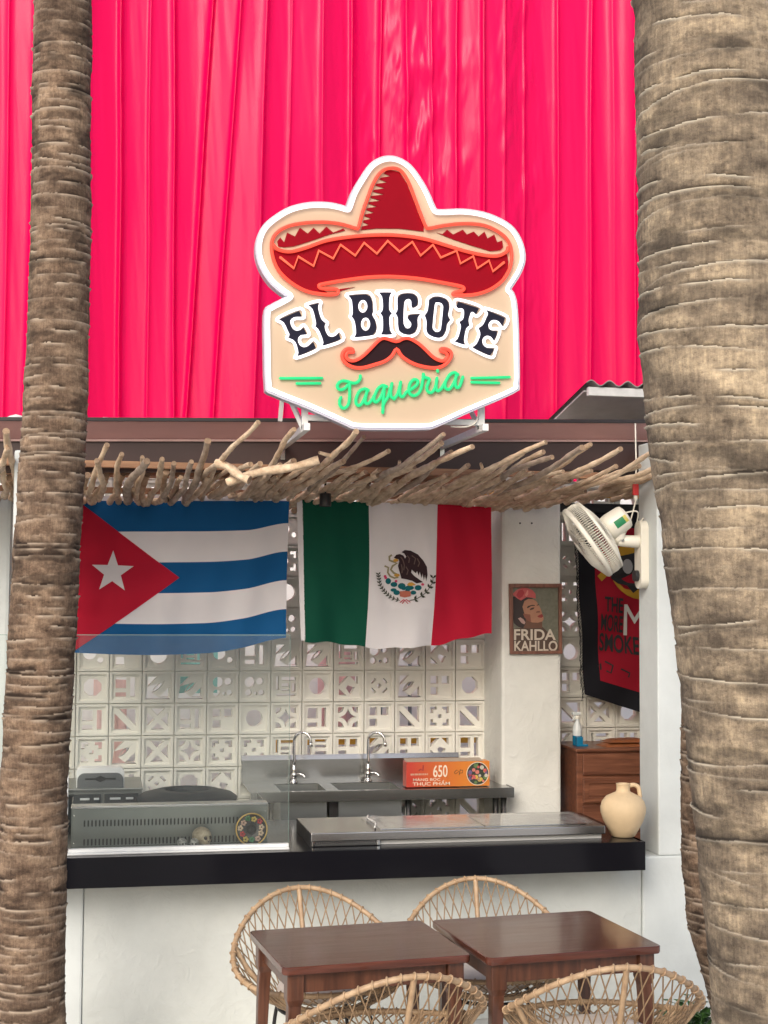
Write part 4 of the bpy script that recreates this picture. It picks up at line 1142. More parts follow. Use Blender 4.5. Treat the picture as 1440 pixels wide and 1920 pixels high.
# ---- dark round bin lid, side cabinet and towel dispenser
p = P(352, 1505, 8.15)
bn = empty('waste_bin', (p.x, 8.2, 0.06), label='dark grey round waste bin with a hole in its domed lid', cat='bin')
zt = P(352, 1500, 8.0).z - .06
MB().lathe([(.19, 0), (.22, .02), (.26, zt - .03), (.265, zt - .01)], 40).build('body', GREYP, bn, smooth=True)
MB().lathe([(.275, zt - .03), (.278, zt - .008), (.25, zt + .012), (.18, zt + .030), (.135, zt + .036), (.125, zt + .030), (.118, zt + .005), (.118, zt - .05)], 48).build('lid', DARK, bn, smooth=True)
MB().lathe([(0, zt - .045), (.117, zt - .045)], 32).build('lid_hole', BLACK, bn)
pa, pb = P(118, 1480, 8.3), P(266, 1480, 8.3)
cb = empty('undercounter_cabinet', ((pa.x + pb.x) / 2, 8.3, .06), label='dark steel cabinet with slot handles under the towel dispenser', cat='cabinet')
w_ = pb.x - pa.x; zt = P(200, 1478, 8.3).z - .06
MB().box(-w_ / 2, w_ / 2, .002, .5, 0, zt - .014).build('carcass', STEELD, cb, bevel=.003)
MB().box(-w_ / 2 - .005, w_ / 2 + .005, -.01, .5, zt - .0135, zt).build('top', STEELD, cb, bevel=.003)
for sx_ in (-1, 1):
    MB().box(min(sx_ * .01, sx_ * (w_ / 2 - .02)), max(sx_ * .01, sx_ * (w_ / 2 - .02)), -.012, .0015, .1, zt - .03).build('door', DARK, cb, bevel=.003)
for q0, q1 in ((150, 168), (176, 186), (206, 226), (236, 250)):
    a, b = P(q0, 1494, 8.3).x - cb.location.x, P(q1, 1494, 8.3).x - cb.location.x
    MB().box(a, b, -.017, -.0125, zt - .062, zt - .050).build('slot_handle', ALU, cb, bevel=.002)
td = empty('towel_dispenser', (P(188, 1478, 8.33).x, 8.33, .06 + zt + .0005), label='white and grey paper towel dispenser on the dark cabinet', cat='dispenser')
w2 = (P(236, 1460, 8.33).x - P(146, 1460, 8.33).x); hh = P(188, 1440, 8.33).z - td.location.z
def rr2(w, h, r_, z0=0, n=6, bot=True):
    pts = [(-w / 2, z0), (w / 2, z0)]
    pts += [(w / 2 - r_ + r_ * math.cos(R(90 * i / n)), z0 + h - r_ + r_ * math.sin(R(90 * i / n))) for i in range(n + 1)]
    pts += [(-w / 2 + r_ + r_ * math.cos(R(90 + 90 * i / n)), z0 + h - r_ + r_ * math.sin(R(90 + 90 * i / n))) for i in range(n + 1)]
    return pts
MB().plate(rr2(w2, hh, .03), [], .012, .12).build('back_shell', mat('bright_white_plastic', (.85, .86, .86), .3, var=.03), td, bevel=.003)
MB().plate(rr2(w2 * .96, hh * .74, .04), [[(-.085, hh * .40), (-.085, hh * .50), (-.03, hh * .50), (0, hh * .62), (.03, hh * .50), (.085, hh * .50), (.085, hh * .40), (.03, hh * .40), (0, hh * .28), (-.03, hh * .40)]], -.012, .0115).build('front_cover', GREYP, td, bevel=0)
MB().box(-.09, .09, .004, .011, hh * .2, hh * .68).build('slot_shadow', BLACK, td)

# ================================================================== SINK
ZS = P(900, 1479, 8.35).z
x0, x1 = P(470, 1488, 8.35).x, P(963, 1475, 8.35).x
w_ = x1 - x0
sk = empty('double_sink', ((x0 + x1) / 2, 8.35, .06), label='stainless double sink bench with splashback against the block wall', cat='sink')
zt = ZS - .06
def X_(px_, y=1470, Y=8.5): return P(px_, y, Y).x - sk.location.x
b1 = (X_(543, 1468, 8.42), X_(612, 1468, 8.42)); b2 = (X_(636, 1466, 8.42), X_(752, 1464, 8.42))
b1 = (b1[0] - .05, b1[1]); yy0, yy1 = .07, .40
dk = MB()
xs_ = [-w_ / 2, b1[0], b1[1], b2[0], b2[1], w_ / 2]
for i in range(5):
    if i in (1, 3):
        dk.box(xs_[i], xs_[i + 1], 0, yy0, zt - .004, zt); dk.box(xs_[i], xs_[i + 1], yy1, .54, zt - .004, zt)
    else: dk.box(xs_[i], xs_[i + 1], 0, .54, zt - .004, zt)
dk.build('deck', STEEL, sk)
MB().box(-w_ / 2, w_ / 2, -.003, -.0003, zt - .055, zt + .004).box(w_ / 2 + .0003, w_ / 2 + .003, -.003, .54, zt - .055, zt + .004).build('front_rail', STEEL, sk)
for a, b in (b1, b2):
    m_ = MB(); t_ = .003; d_ = .26
    m_.box(a - t_, a, yy0, yy1, zt - d_, zt - .0045).box(b, b + t_, yy0, yy1, zt - d_, zt - .0045)
    m_.box(a - t_, b + t_, yy0 - t_, yy0, zt - d_, zt - .0045).box(a - t_, b + t_, yy1, yy1 + t_, zt - d_, zt - .0045).box(a, b, yy0, yy1, zt - d_, zt - d_ + t_)
    m_.build('basin', STEELD, sk)
zs = P(650, 1414, 8.90).z - .06
MB().box(-w_ / 2, w_ / 2 - .2, .541, .545, zt - .02, zs - .028).build('splashback', STEEL, sk)
MB().add([(-w_ / 2, .541, zs - .028), (w_ / 2 - .2, .541, zs - .028), (w_ / 2 - .2, .552, zs), (-w_ / 2, .552, zs), (-w_ / 2, .545, zs - .028), (w_ / 2 - .2, .545, zs - .028), (w_ / 2 - .2, .556, zs), (-w_ / 2, .556, zs)],
    [(0, 1, 2, 3), (7, 6, 5, 4), (0, 4, 5, 1), (1, 5, 6, 2), (2, 6, 7, 3), (3, 7, 4, 0)]).build('splashback_lip', STEEL, sk)
for lx in (-w_ / 2 + .04, X_(765, 1500, 8.4), w_ / 2 - .10, w_ / 2 - .05):
    MB().tube([(lx, .04, 0), (lx, .04, zt - .056)], .019, 12).build('leg', STEEL, sk, smooth=True)
MB().box(-w_ / 2 + .05, X_(640, 1500, 8.4), .02, .50, .12, zt - .30).build('under_cupboard', DARK, sk, bevel=.004)
MB().box(-w_ / 2 + .03, w_ / 2 - .03, .03, .5, .10, .115).build('lower_shelf', STEELD, sk)
def tap(px_, py, label):
    p_ = P(px_, py, 8.80)
    r_ = empty('kitchen_tap', (p_.x, 8.80, ZS + .0005), label=label, cat='tap')
    hgt = P(px_, 1372, 8.80).z - ZS
    MB().lathe([(0, 0), (.024, 0), (.024, .006), (.017, .012), (.015, .03), (.020, .036), (.021, .05), (.016, .060), (.018, .068), (.016, .085), (.011, .10), (.009, .11), (0, .112)], 20).build('body', CHROME, r_, smooth=True)
    pts = [(0, 0, .10), (0, 0, hgt * .6), (0, 0, hgt - .055)]
    pts += [(.052 * (1 - math.cos(R(a))) * .9, -.052 * (1 - math.cos(R(a))) * .45, hgt - .055 + .052 * math.sin(R(a))) for a in range(20, 161, 20)]
    e = pts[-1]; pts.append((e[0] + .004, e[1] - .002, e[2] - .03))
    MB().tube(catmull(pts, 3), .0088, 10).build('spout', CHROME, r_, smooth=True)
    MB().tube([(e[0] + .004, e[1] - .002, e[2] - .022), (e[0] + .006, e[1] - .003, e[2] - .05)], .011, 10).build('aerator', CHROME, r_, smooth=True)
    MB().tube(catmull([(.012, 0, .05), (.035, -.01, .052), (.055, -.02, .045), (.066, -.025, .028)], 4), [.006] * 9 + [.007, .008, .008, .006], 8).build('lever', CHROME, r_, smooth=True)
tap(551, 1465, 'chrome gooseneck tap on the left basin')
tap(690, 1460, 'chrome gooseneck tap beside the orange box')

# ---- orange box of cling film
pA, pB = P(762, 1462, 8.44), P(918, 1460, 8.44)
w_ = pB.x - pA.x; h_ = P(765, 1415, 8.44).z - pA.z
bx = empty('film_box', ((pA.x + pB.x) / 2, 8.44, ZS + .005), label='long orange carton printed 650 lying on the sink deck', cat='box')
om = bpy.data.materials.new('orange_carton'); om.use_nodes = True
_n, _l = om.node_tree.nodes, om.node_tree.links
tc = _n.new('ShaderNodeTexCoord'); sx_ = _n.new('ShaderNodeSeparateXYZ'); rp = _n.new('ShaderNodeValToRGB'); mr = _n.new('ShaderNodeMapRange')
_l.new(tc.outputs['Object'], sx_.inputs[0]); _l.new(sx_.outputs[0], mr.inputs['Value']); mr.inputs['From Min'].default_value = -w_ / 2; mr.inputs['From Max'].default_value = w_ / 2
_l.new(mr.outputs[0], rp.inputs[0]); _l.new(rp.outputs[0], _n['Principled BSDF'].inputs['Base Color'])
rp.color_ramp.elements[0].color = (.50, .05, .03, 1); rp.color_ramp.elements[1].color = (.62, .20, .03, 1); rp.color_ramp.elements[0].position = .05; rp.color_ramp.elements[1].position = .7
_n['Principled BSDF'].inputs['Roughness'].default_value = .35
MB().box(-w_ / 2, w_ / 2, 0, .10, 0, h_).build('carton', om, bx, bevel=.0015)
MB().add([(-w_ / 2, .002, h_ + .001), (w_ / 2 - .04, .002, h_ + .001), (w_ / 2 - .04, .09, h_ + .013), (-w_ / 2, .09, h_ + .013)], [(0, 1, 2, 3)]).build('lid_flap', mat('carton_inner', (.45, .36, .28), .7, var=.1), bx)
def word(txt, size, x, z, m, name='lettering', bold=.0, par=bx, y=-.0012, sx=1.0):
    v, f = text_mesh(txt, size, bold, .0003, 'LEFT', sx)
    return MB().add([(a + x, b + y, c + z) for a, b, c in v], f).build(name, m, par)
PALE = mat('pale_print', (.78, .66, .52), .5, var=.03)
fx = lambda u: -w_ / 2 + u * w_
word('650', h_ * .66, fx(.315), h_ * .40, PALE, bold=.0012, sx=.62)
word('MÀNG BỌC', h_ * .145, fx(.075), h_ * .245, PALE, bold=.0002, sx=1.5)
word('THỰC PHẨM', h_ * .18, fx(.075), h_ * .065, PALE, bold=.0003, sx=1.5)
fine = MB(); rg = random.Random(2); xx = fx(.05)
while xx < fx(.25):          # the line of fine print under the emblem, too small to read
    ww = rg.uniform(.003, .007); fine.plate([(xx, h_ * .475), (xx + ww, h_ * .475), (xx + ww, h_ * .545), (xx, h_ * .545)], [], -.0014, -.0003); xx += ww + rg.choice([.0015, .0015, .005])
fine.build('fine_print', mat('faded_print', (.62, .40, .28), .5, var=.2, vscale=200), bx)
DK = mat('dark_print', (.07, .05, .02), .5, var=.05)
MB().plate(stroke([(fx(.145), h_ * .66), (fx(.17), h_ * .72), (fx(.195), h_ * .66), (fx(.20), h_ * .88)], .007), [], -.0014, -.0003).build('emblem', mat('maroon_print', (.28, .03, .03), .5), bx)
for q in ([(fx(.57), h_ * .56), (fx(.60), h_ * .66), (fx(.63), h_ * .6), (fx(.585), h_ * .5), (fx(.57), h_ * .56)], [(fx(.63), h_ * .45), (fx(.645), h_ * .68)], [(fx(.64), h_ * .66), (fx(.675), h_ * .64), (fx(.67), h_ * .54), (fx(.63), h_ * .53)]):
    MB().plate(stroke(q, .0035), [], -.0014, -.0003).build('emblem', DK, bx)
MB().plate(ell(fx(.855), h_ * .5, h_ * .47, n=32), [], -.0014, -.0003).build('picture_disc', mat('veg_dark', (.035, .045, .03), .5, var=.4, vscale=90), bx)
MB().plate(ell(fx(.855), h_ * .5, h_ * .47, n=32), [ell(fx(.855), h_ * .5, h_ * .445, n=32)[::-1]], -.0018, -.0015).build('disc_rim', PALE, bx)
rg = random.Random(3)
vc = [(.55, .10, .10), (.62, .20, .16), (.16, .10, .22), (.12, .20, .07), (.60, .42, .08), (.55, .50, .42), (.30, .05, .07)]
for i in range(26):
    a, q = rg.uniform(0, 6.28), h_ * .38 * math.sqrt(rg.random())
    MB().plate(ell(fx(.855) + q * math.cos(a), h_ * .5 + q * math.sin(a), h_ * rg.uniform(.05, .09), n=10), [], -.0021 - .0002 * (i % 5), -.0016).build('vegetable_print', mat('veg%d' % (i % 7), vc[i % 7], .5, var=.2, vscale=100), bx)

# ================================================================== FRAMED PORTRAIT on the stub wall
pf = empty('framed_portrait', P(1003, 1160, 8.505), label='brown-framed portrait print of a woman with a pink hair flower', cat='picture')
pc = Vector(pf.location)
zP = lambda pts: [(P(940 + a / 11.08, 1080 + b / 11.08, 8.50).x - pc.x, P(940 + a / 11.08, 1080 + b / 11.08, 8.50).z - pc.z) for a, b in pts]
FRM = wood('frame_wood', (.13, .055, .038), (.24, .105, .07), .5, .0, 'Z')
out = zP([(150, 160), (1240, 160), (1250, 1612), (170, 1625)]); inn = zP([(225, 240), (1175, 240), (1190, 1550), (240, 1560)])
for i in range(4):
    j = (i + 1) % 4
    MB().plate([out[i], out[j], inn[j], inn[i]], [], -.022, -.0015).build('frame_rail', FRM, pf, bevel=.002)
def pm(name, c, v=.08): return mat(name, c, .55, var=v, vscale=40)
def pr(name, pts, c, lift):
    pts = zP(pts)
    return MB().plate(pts, [], -.004 - lift, -.0035).build(name, pm('print_' + name, c), pf)
MB().plate(inn, [], -.0034, -.0016).build('backdrop', pm('print_backdrop', (.165, .165, .125), .2), pf)
pr('dress', [(250, 1100), (480, 1060), (860, 1060), (1000, 1200), (1180, 1400), (1185, 1548), (245, 1556)], (.085, .050, .036), .0002)
pr('neck', [(470, 880), (850, 940), (850, 1080), (470, 1090)], (.15, .072, .046), .0004)
pr('hair', [(230, 430), (340, 420), (520, 430), (640, 460), (740, 530), (640, 640), (520, 760), (500, 1000), (450, 1080), (360, 1060), (260, 980), (235, 760)], (.035, .024, .024), .0006)
pr('face', [(440, 640), (480, 520), (560, 475), (660, 480), (735, 530), (765, 590), (800, 640), (830, 720), (842, 760), (850, 800), (872, 840), (880, 900), (850, 945), (760, 970), (640, 965), (560, 930), (490, 820)], (.40, .20, .125), .0008)
pr('cheek', [(450, 780), (600, 800), (620, 960), (560, 935), (480, 860)], (.24, .09, .06), .0010)
pr('brow', [(530, 650), (560, 620), (640, 600), (700, 606), (690, 622), (620, 625), (545, 670)], (.04, .022, .018), .0010)
pr('brow_far', [(735, 600), (785, 585), (780, 605), (740, 615)], (.04, .022, .018), .0010)
pr('eye', [(585, 690), (630, 660), (690, 650), (670, 690), (610, 708)], (.06, .03, .024), .0010)
pr('nose', [(720, 745), (760, 725), (805, 730), (800, 760), (730, 765)], (.20, .085, .055), .0010)
pr('lips', [(745, 835), (800, 805), (850, 790), (872, 840), (830, 870), (770, 860)], (.26, .035, .035), .0010)
pr('earring', [(345, 880), (400, 860), (460, 900), (500, 960), (480, 1005), (420, 975)], (.45, .30, .27), .0010)
pr('flower', [(225, 380), (320, 290), (420, 240), (540, 250), (640, 290), (710, 370), (715, 470), (640, 450), (520, 440), (410, 510), (340, 470), (250, 400)], (.50, .10, .10), .0011)
pr('petal', [(310, 400), (360, 300), (440, 280), (480, 350), (440, 430), (370, 470)], (.36, .035, .045), .0014)
pr('petal_light', [(490, 400), (540, 290), (560, 300), (560, 380), (520, 430)], (.62, .22, .19), .0014)
LETM = pm('poster_letters', (.60, .53, .44), .04)
for txt, u0, u1, v0, v1 in (('FRIDA', 262, 1130, 1105, 1330), ('KAHLLO', 268, 1165, 1345, 1560)):
    v, f = text_mesh(txt, 1.0, .022, .0004)
    xa, xb = min(q[0] for q in v), max(q[0] for q in v); za, zb_ = min(q[2] for q in v), max(q[2] for q in v)
    A_, B_ = zP([(u0, v1), (u1, v0)])
    MB().add([(A_[0] + (q[0] - xa) / (xb - xa) * (B_[0] - A_[0]), -.0056 + q[1] * .3, A_[1] + (q[2] - za) / (zb_ - za) * (B_[1] - A_[1])) for q in v], f).build('lettering', LETM, pf)

# ================================================================== BANNER in the right-hand room
YN = 8.72
bnr = empty('wall_banner', P(1150, 970, YN), label='red and black cloth banner with dark lettering behind the fan', cat='banner')
bo = Vector(bnr.location)
def bpx(u, v):
    return lerp(lerp(1078, 1400, u), lerp(1097, 1400, u), v), lerp(lerp(948, 985, u), lerp(1302, 1400, u), v)
def bwv(x, y): return .025 * math.sin((x - 1078) / 38.) * (.3 + (y - 950) / 400.) + .012 * math.sin((x + y) / 23.)
def bgrid(u0, u1, v0, v1, nu, nv, lift, m, name):
    X = np.zeros((nv + 1, nu + 1)); Y = X.copy(); Z = X.copy()
    for j in range(nv + 1):
        for i in range(nu + 1):
            x, y = bpx(u0 + (u1 - u0) * i / nu, v0 + (v1 - v0) * j / nv); p_ = P(x, y, YN)
            X[j, i], Y[j, i], Z[j, i] = p_.x - bo.x, bwv(x, y) - lift, p_.z - bo.z
    return link(bpy.data.objects.new(name, grid_mesh(name, X, Y, Z, m)), bnr)
bgrid(0, 1, 0, 1, 60, 60, 0, cloth((.012, .012, .016), 'banner_black', .1), 'cloth')
bgrid(.105, .93, .08, .90, 50, 50, .004, cloth((.42, .014, .034), 'banner_red', .3), 'red_field')
def bput(polys, name, m, lift):
    mb = MB()
    for pl in polys:
        tri = tessellate_polygon([[Vector((a, b, 0)) for a, b in pl]])
        v = []
        for a, b in pl:
            p_ = P(a, b, YN); v.append((p_.x - bo.x, bwv(a, b) - lift, p_.z - bo.z))
        mb.add(v, [tuple(t) for t in tri])
    return mb.build(name, m, bnr)
bput([ell(1204, 1066, 58, 58, 30)], 'yellow_disc', cloth((.50, .28, .03), 'banner_yellow', .1), .008)
bput([[(1122, 1080), (1134, 1068), (1142, 1078), (1130, 1090)]], 'yellow_patch', MATS['banner_yellow'], .008)
bput([[(1146, 1084), (1152, 1062), (1164, 1042), (1176, 1034), (1192, 1036), (1215, 1050), (1235, 1090), (1200, 1100), (1186, 1112), (1174, 1098), (1158, 1094)]], 'figure_print', cloth((.03, .03, .032), 'banner_ink', .05), .012)
bput([ell(1176, 1062, 9, 14, 14)], 'figure_face', cloth((.34, .34, .34), 'banner_grey', .05), .016)
def btext(txt, x, y, wpx, hpx, m, tilt=0.0, bold=.02):
    v, f = text_mesh(txt, 1.0, bold, .0)
    xa, xb = min(q[0] for q in v), max(q[0] for q in v); za, zb_ = min(q[2] for q in v), max(q[2] for q in v)
    vv = []
    for q in v:
        a = x + (q[0] - xa) / (xb - xa) * wpx; b = y + hpx - (q[2] - za) / (zb_ - za) * hpx + tilt * (a - x)
        p_ = P(a, b, YN); vv.append((p_.x - bo.x, bwv(a, b) - .013 - abs(q[1]), p_.z - bo.z))
    MB().add(vv, f).build('lettering', m, bnr)
INKB = MATS['banner_ink']
btext('THE', 1134, 1118, 34, 28, INKB, .12)
btext('MORE', 1127, 1150, 42, 32, INKB, .12)
btext('M', 1170, 1133, 40, 58, cloth((.60, .58, .56), 'banner_white', .05), .06, .0)
btext('SMOKE H', 1125, 1186, 92, 34, INKB, .12)
bput([stroke([(1123, 1250), (1128, 1244), (1128, 1256)], 3), stroke([(1136, 1240), (1150, 1248), (1146, 1262), (1138, 1258)], 3), stroke([(1164, 1254), (1180, 1262), (1178, 1270)], 3)], 'scribble', INKB, .012)
frg = MB(); rg = random.Random(8)
for i in range(60):
    x, y = bpx(0, .1 + .9 * i / 60.)
    p_ = P(x, y, YN) - bo
    frg.tube([(p_.x, bwv(x, y), p_.z), (p_.x - .012 + rg.uniform(-.004, .004), bwv(x, y), p_.z - .025), (p_.x - .012 + rg.uniform(-.006, .006), bwv(x, y), p_.z - .06)], .0022, 5)
frg.build('fringe', BLACK, bnr)

# ================================================================== CHEST OF DRAWERS with things on top
YD = 8.42
pA = P(1084, 1404, YD); 
ch = empty('drawer_chest', (pA.x, YD, 0.06), label='brown wooden drawer chest behind the stone jug', cat='chest')
zt = pA.z - .06
MB().box(-.004, .9, .012, .44, 0, zt - .02).build('carcass', CABW, ch, bevel=.003)
MB().box(-.014, .91, -.006, .455, zt - .0195, zt).build('top', CABW, ch, bevel=.004)
for z0, z1 in ((zt - .16, zt - .035), (zt - .33, zt - .175), (zt - .50, zt - .345), (zt - .67, zt - .515)):
    MB().box(.03, .87, -.004, .0115, z0, z1).build('drawer', CABW, ch, bevel=.004)
for z0, z1 in ((zt - .325, zt - .18),):
    MB().plate([(.035, z0 + .005), (.86, z0 + .005), (.86, z1 - .005), (.035, z1 - .005)], [[(.065, z0 + .03), (.065, z1 - .03), (.83, z1 - .03), (.83, z0 + .03)]], -.012, -.0045).build('drawer_frame', CABW, ch, bevel=.002)
zc = zt + .06
p = P(1076, 1402, 8.52)
sb = empty('spray_bottle', (P(1079, 1400, 8.6).x + .012, 8.60, zc + .0005), label='clear spray bottle with blue liquid on the drawer chest', cat='bottle')
pm1 = mat('frosted_plastic', (.62, .66, .66), .25, var=.05); blue = mat('blue_liquid', (.01, .16, .30), .2, var=.1)
MB().lathe([(0, 0), (.026, 0), (.030, .004), (.030, .062)], 24).build('liquid', blue, sb, smooth=True)
MB().lathe([(.030, .0625), (.030, .10), (.024, .125), (.013, .15), (.012, .165)], 24).build('bottle', pm1, sb, smooth=True)
MB().lathe([(.015, .166), (.015, .182), (.010, .186), (0, .186)], 16).build('collar', WPLAST, sb, smooth=True)
MB().box(-.035, .02, -.010, .010, .187, .208).build('nozzle', pm1, sb, bevel=.005)
MB().bar((-.012, 0, .187), (-.030, 0, .155), .010, .012).build('trigger', pm1, sb, bevel=.002)
MB().plate([(-.028, .001), (.045, .001), (.045, .014), (.012, .014), (.012, .06), (-.028, .06)], [], -.075, -.040).build('blue_clip', blue, sb, bevel=.003)
p = P(1168, 1396, 8.56)
pv, seg = [], 44
lp = empty('leather_pouch', (p.x, 8.56, zc + .0005), label='folded tan leather pouch lying on the drawer chest', cat='pouch')
LEA = mat('tan_leather', (.26, .085, .030), .5, var=.25, vscale=16, bump=.25, bscale=60, bdist=.004)
for k_, (ww, dd, z0, hh_) in enumerate(((.155, .09, 0, .026), (.135, .085, .0265, .020))):
    gx, gy = np.meshgrid(np.linspace(-1, 1, 40), np.linspace(-1, 1, 24))
    gz = z0 + hh_ * (1 - np.abs(gx) ** 4) * (1 - np.abs(gy) ** 4) * (.75 + .5 * fbm(gx * 2.5 + 4, gy * 2 + k_, 2, 3)) 
    MBx = grid_mesh('fold', gx * ww + .02 * k_, gy * dd, gz, LEA)
    link(bpy.data.objects.new('fold', MBx), lp)

# ================================================================== WALL FAN
XW = 2.931
wb = P(1216, 1040, 7.38)
fn = empty('wall_fan', (XW, 7.40, wb.z), label='cream wall fan with slatted cage on the right pillar', cat='fan')
FO = Vector(fn.location)
MB().plate([(0, 0)] and [(.0 + .05 * math.cos(R(a)), (.135 if math.sin(R(a)) > 0 else -.135) + .05 * math.sin(R(a))) for a in range(0, 360, 12)], [], -.045, -.0008).build('wall_plate', WPLAST, fn, bevel=.008)
pl_ = fn.children[0]
pl_.rotation_euler = (0, 0, R(-90)); 
knob = MB().tube([(-.045, 0, -.115), (-.068, 0, -.115)], .030, 20); knob.build('speed_knob', BLACK, fn, bevel=.002)
cage_c = P(1112, 1010, 7.40) - FO
ax = Vector((-.80, .20, -.58)).normalized()          # the way the fan blows
T = Matrix.Translation(cage_c) @ ax.to_track_quat('Z', 'Y').to_matrix().to_4x4()
def fp_(mb, name, m, par=fn, **k):
    mb.v = [tuple(T @ Vector(q)) for q in mb.v]
    return mb.build(name, m, par, **k)
CR = .212
fp_(MB().lathe([(CR, .052), (CR + .006, .045), (CR + .006, .030), (CR - .002, .026), (CR - .006, .034), (CR - .004, .050), (CR, .052)], 56), 'front_ring', WPLAST, smooth=True)
fp_(MB().lathe([(CR - .012, -.050), (CR - .002, -.046), (CR + .002, -.034), (CR - .006, -.030), (CR - .012, -.050)], 56), 'rear_ring', WPLAST, smooth=True)
ribs = MB()
for i in range(96):
    a = 2 * math.pi * i / 96; c_, s_ = math.cos(a), math.sin(a)
    ribs.tube([(CR * c_, CR * s_, .030), ((CR + .002) * c_, (CR + .002) * s_, -.01), ((CR - .006) * c_, (CR - .006) * s_, -.042)], .0026, 5)
    if i % 1 == 0:
        ribs.tube([((CR - .01) * c_, (CR - .01) * s_, -.045), (.13 * c_, .13 * s_, -.072), (.075 * c_, .075 * s_, -.080)], .0022, 5)
fp_(ribs, 'cage_ribs', WPLAST, smooth=True)
fr_ = MB()
for i in range(72):
    a = 2 * math.pi * i / 72
    fr_.tube([(CR * math.cos(a), CR * math.sin(a), .050), (.12 * math.cos(a + .25), .12 * math.sin(a + .25), .085), (.045 * math.cos(a + .4), .045 * math.sin(a + .4), .092)], .0018, 5)
fp_(fr_, 'front_grille', WPLAST, smooth=True)
fp_(MB().lathe([(0, .099), (.04, .097), (.048, .090), (.046, .086), (0, .086)], 28), 'centre_cap', WPLAST, smooth=True)
fp_(MB().lathe([(.13, -.070), (.125, -.076), (.07, -.088), (.06, -.088)], 40), 'rear_disc', WPLAST, smooth=True)
for i in range(3):
    v, f = [], []
    for j in range(9):
        r_ = .03 + .155 * j / 8
        for k_ in range(7):
            a = R(120 * i + 70 * (k_ / 6) * (.5 + .5 * j / 8))
            v.append((r_ * math.cos(a), r_ * math.sin(a), .02 + .05 * (k_ / 6 - .5)))
    for j in range(8):
        for k_ in range(6):
            f.append((j * 7 + k_, (j + 1) * 7 + k_, (j + 1) * 7 + k_ + 1, j * 7 + k_ + 1))
    fp_(MB().add(v, f), 'blade', WPLAST, smooth=True)
mt_ = fp_(MB().lathe([(0, -.222), (.045, -.222), (.062, -.214), (.068, -.20), (.072, -.12), (.068, -.092), (.055, -.085)], 36), 'motor_housing', WPLAST, smooth=True)
# rating label on the side facing the street
dl = ((T.to_3x3().inverted()) @ Vector((-.15, -1, -.1))); al = math.atan2(dl.y, dl.x)
for (a0, a1, z0, z1, m_) in ((-.30, .30, -.190, -.132, mat('green_label', (.02, .22, .09), .4, var=.1)), (-.30, .30, -.208, -.1905, mat('yellow_label', (.55, .48, .12), .4, var=.1))):
    v, f = [], []
    for i in range(9):
        a = al + a0 + (a1 - a0) * i / 8
        for z_ in (z0, z1):
            rr = float(np.interp(z_, [-.20, -.12], [.0690, .0728])) if z_ > -.20 else .068
            v.append((rr * math.cos(a), rr * math.sin(a), z_))
        if i: f.append((2 * i - 2, 2 * i, 2 * i + 1, 2 * i - 1))
    fp_(MB().add(v, f), 'rating_label', m_, mt_, smooth=True)
mc = T @ Vector((0, 0, -.15))
jn = Vector((-.15, -.02, .075))
MB().tube(catmull([mc + Vector((0.02, 0, -.05)), mc.lerp(jn, .6) + Vector((0, 0, -.03)), jn], 5), [.034] * 6 + [.028] * 5, 14).build('neck', WPLAST, fn, smooth=True)
MB().tube([jn + Vector((-.02, 0, 0)), (-.07, -.01, .07), (-.012, 0, .07)], [.030, .034, .040], 16).build('bracket_arm', WPLAST, fn, smooth=True)
MB().tube([jn + Vector((0, -.034, 0)), jn + Vector((0, .034, 0))], .008, 10).build('hinge_bolt', STEEL, fn)
cc_ = [T @ Vector((.03, .02, -.21)), T @ Vector((.05, .0, -.25)) + Vector((.03, 0, .0)), Vector((-.05, 0, .16)), Vector((-.012, 0, .20))]
MB().tube(catmull(cc_, 6), .004, 6).build('power_cord', WPLAST, fn, smooth=True)
# pull switch hanging by the pillar
q0 = P(1195, 918, 7.36)
ps = empty('pull_switch', (q0.x - .01, 7.36, q0.z), label='red inline switch on a white cord beside the right pillar', cat='switch')
MB().box(-.016, .016, -.010, .010, -.032, .030).build('switch_body', mat('red_plastic', (.50, .02, .02), .35, var=.05), ps, bevel=.004)
MB().lathe([(.011, -.033), (.012, -.050), (.006, -.058), (.004, -.07)], 12).build('strain_relief', WPLAST, ps, smooth=True)
MB().tube(catmull([(0, 0, -.06), (-.012, .01, -.12), (-.03, .02, -.19), (-.05, .03, -.24)], 5), .004, 6).build('cord', WPLAST, ps, smooth=True)
MB().tube([(0, 0, .03), (.004, 0, .12), (0, .0, .36)], .004, 6).build('cord', WPLAST, ps, smooth=True)

# ================================================================== LEFT EDGE BITS
lk = empty('framed_board', P(14, 1165, 8.88), label='black-framed board at the left picture edge behind the palm', cat='picture')
MB().box(-.25, .04, -.012, 0, -.2, .2).build('panel', mat('grey_print', (.35, .36, .36), .5, var=.2), lk)
MB().plate([(-.27, -.22), (.06, -.22), (.06, .22), (-.27, .22)], [[(-.245, -.195), (-.245, .195), (.035, .195), (.035, -.195)]], -.025, -.0005).build('frame', BLACK, lk, bevel=.002)
lu = empty('side_steel_unit', (-.85, 7.5, ZC), label='stainless unit on the counter left of the palm trunk', cat='kitchen unit')
MB().box(-.4, .41, 0, .4, 0.001, .26).build('body', STEELD, lu, bevel=.004)
for i in range(8): MB().box(.02 + i * .045, .045 + i * .045, -.006, -.0005, .06, .075).build('slot', BLACK, lu)

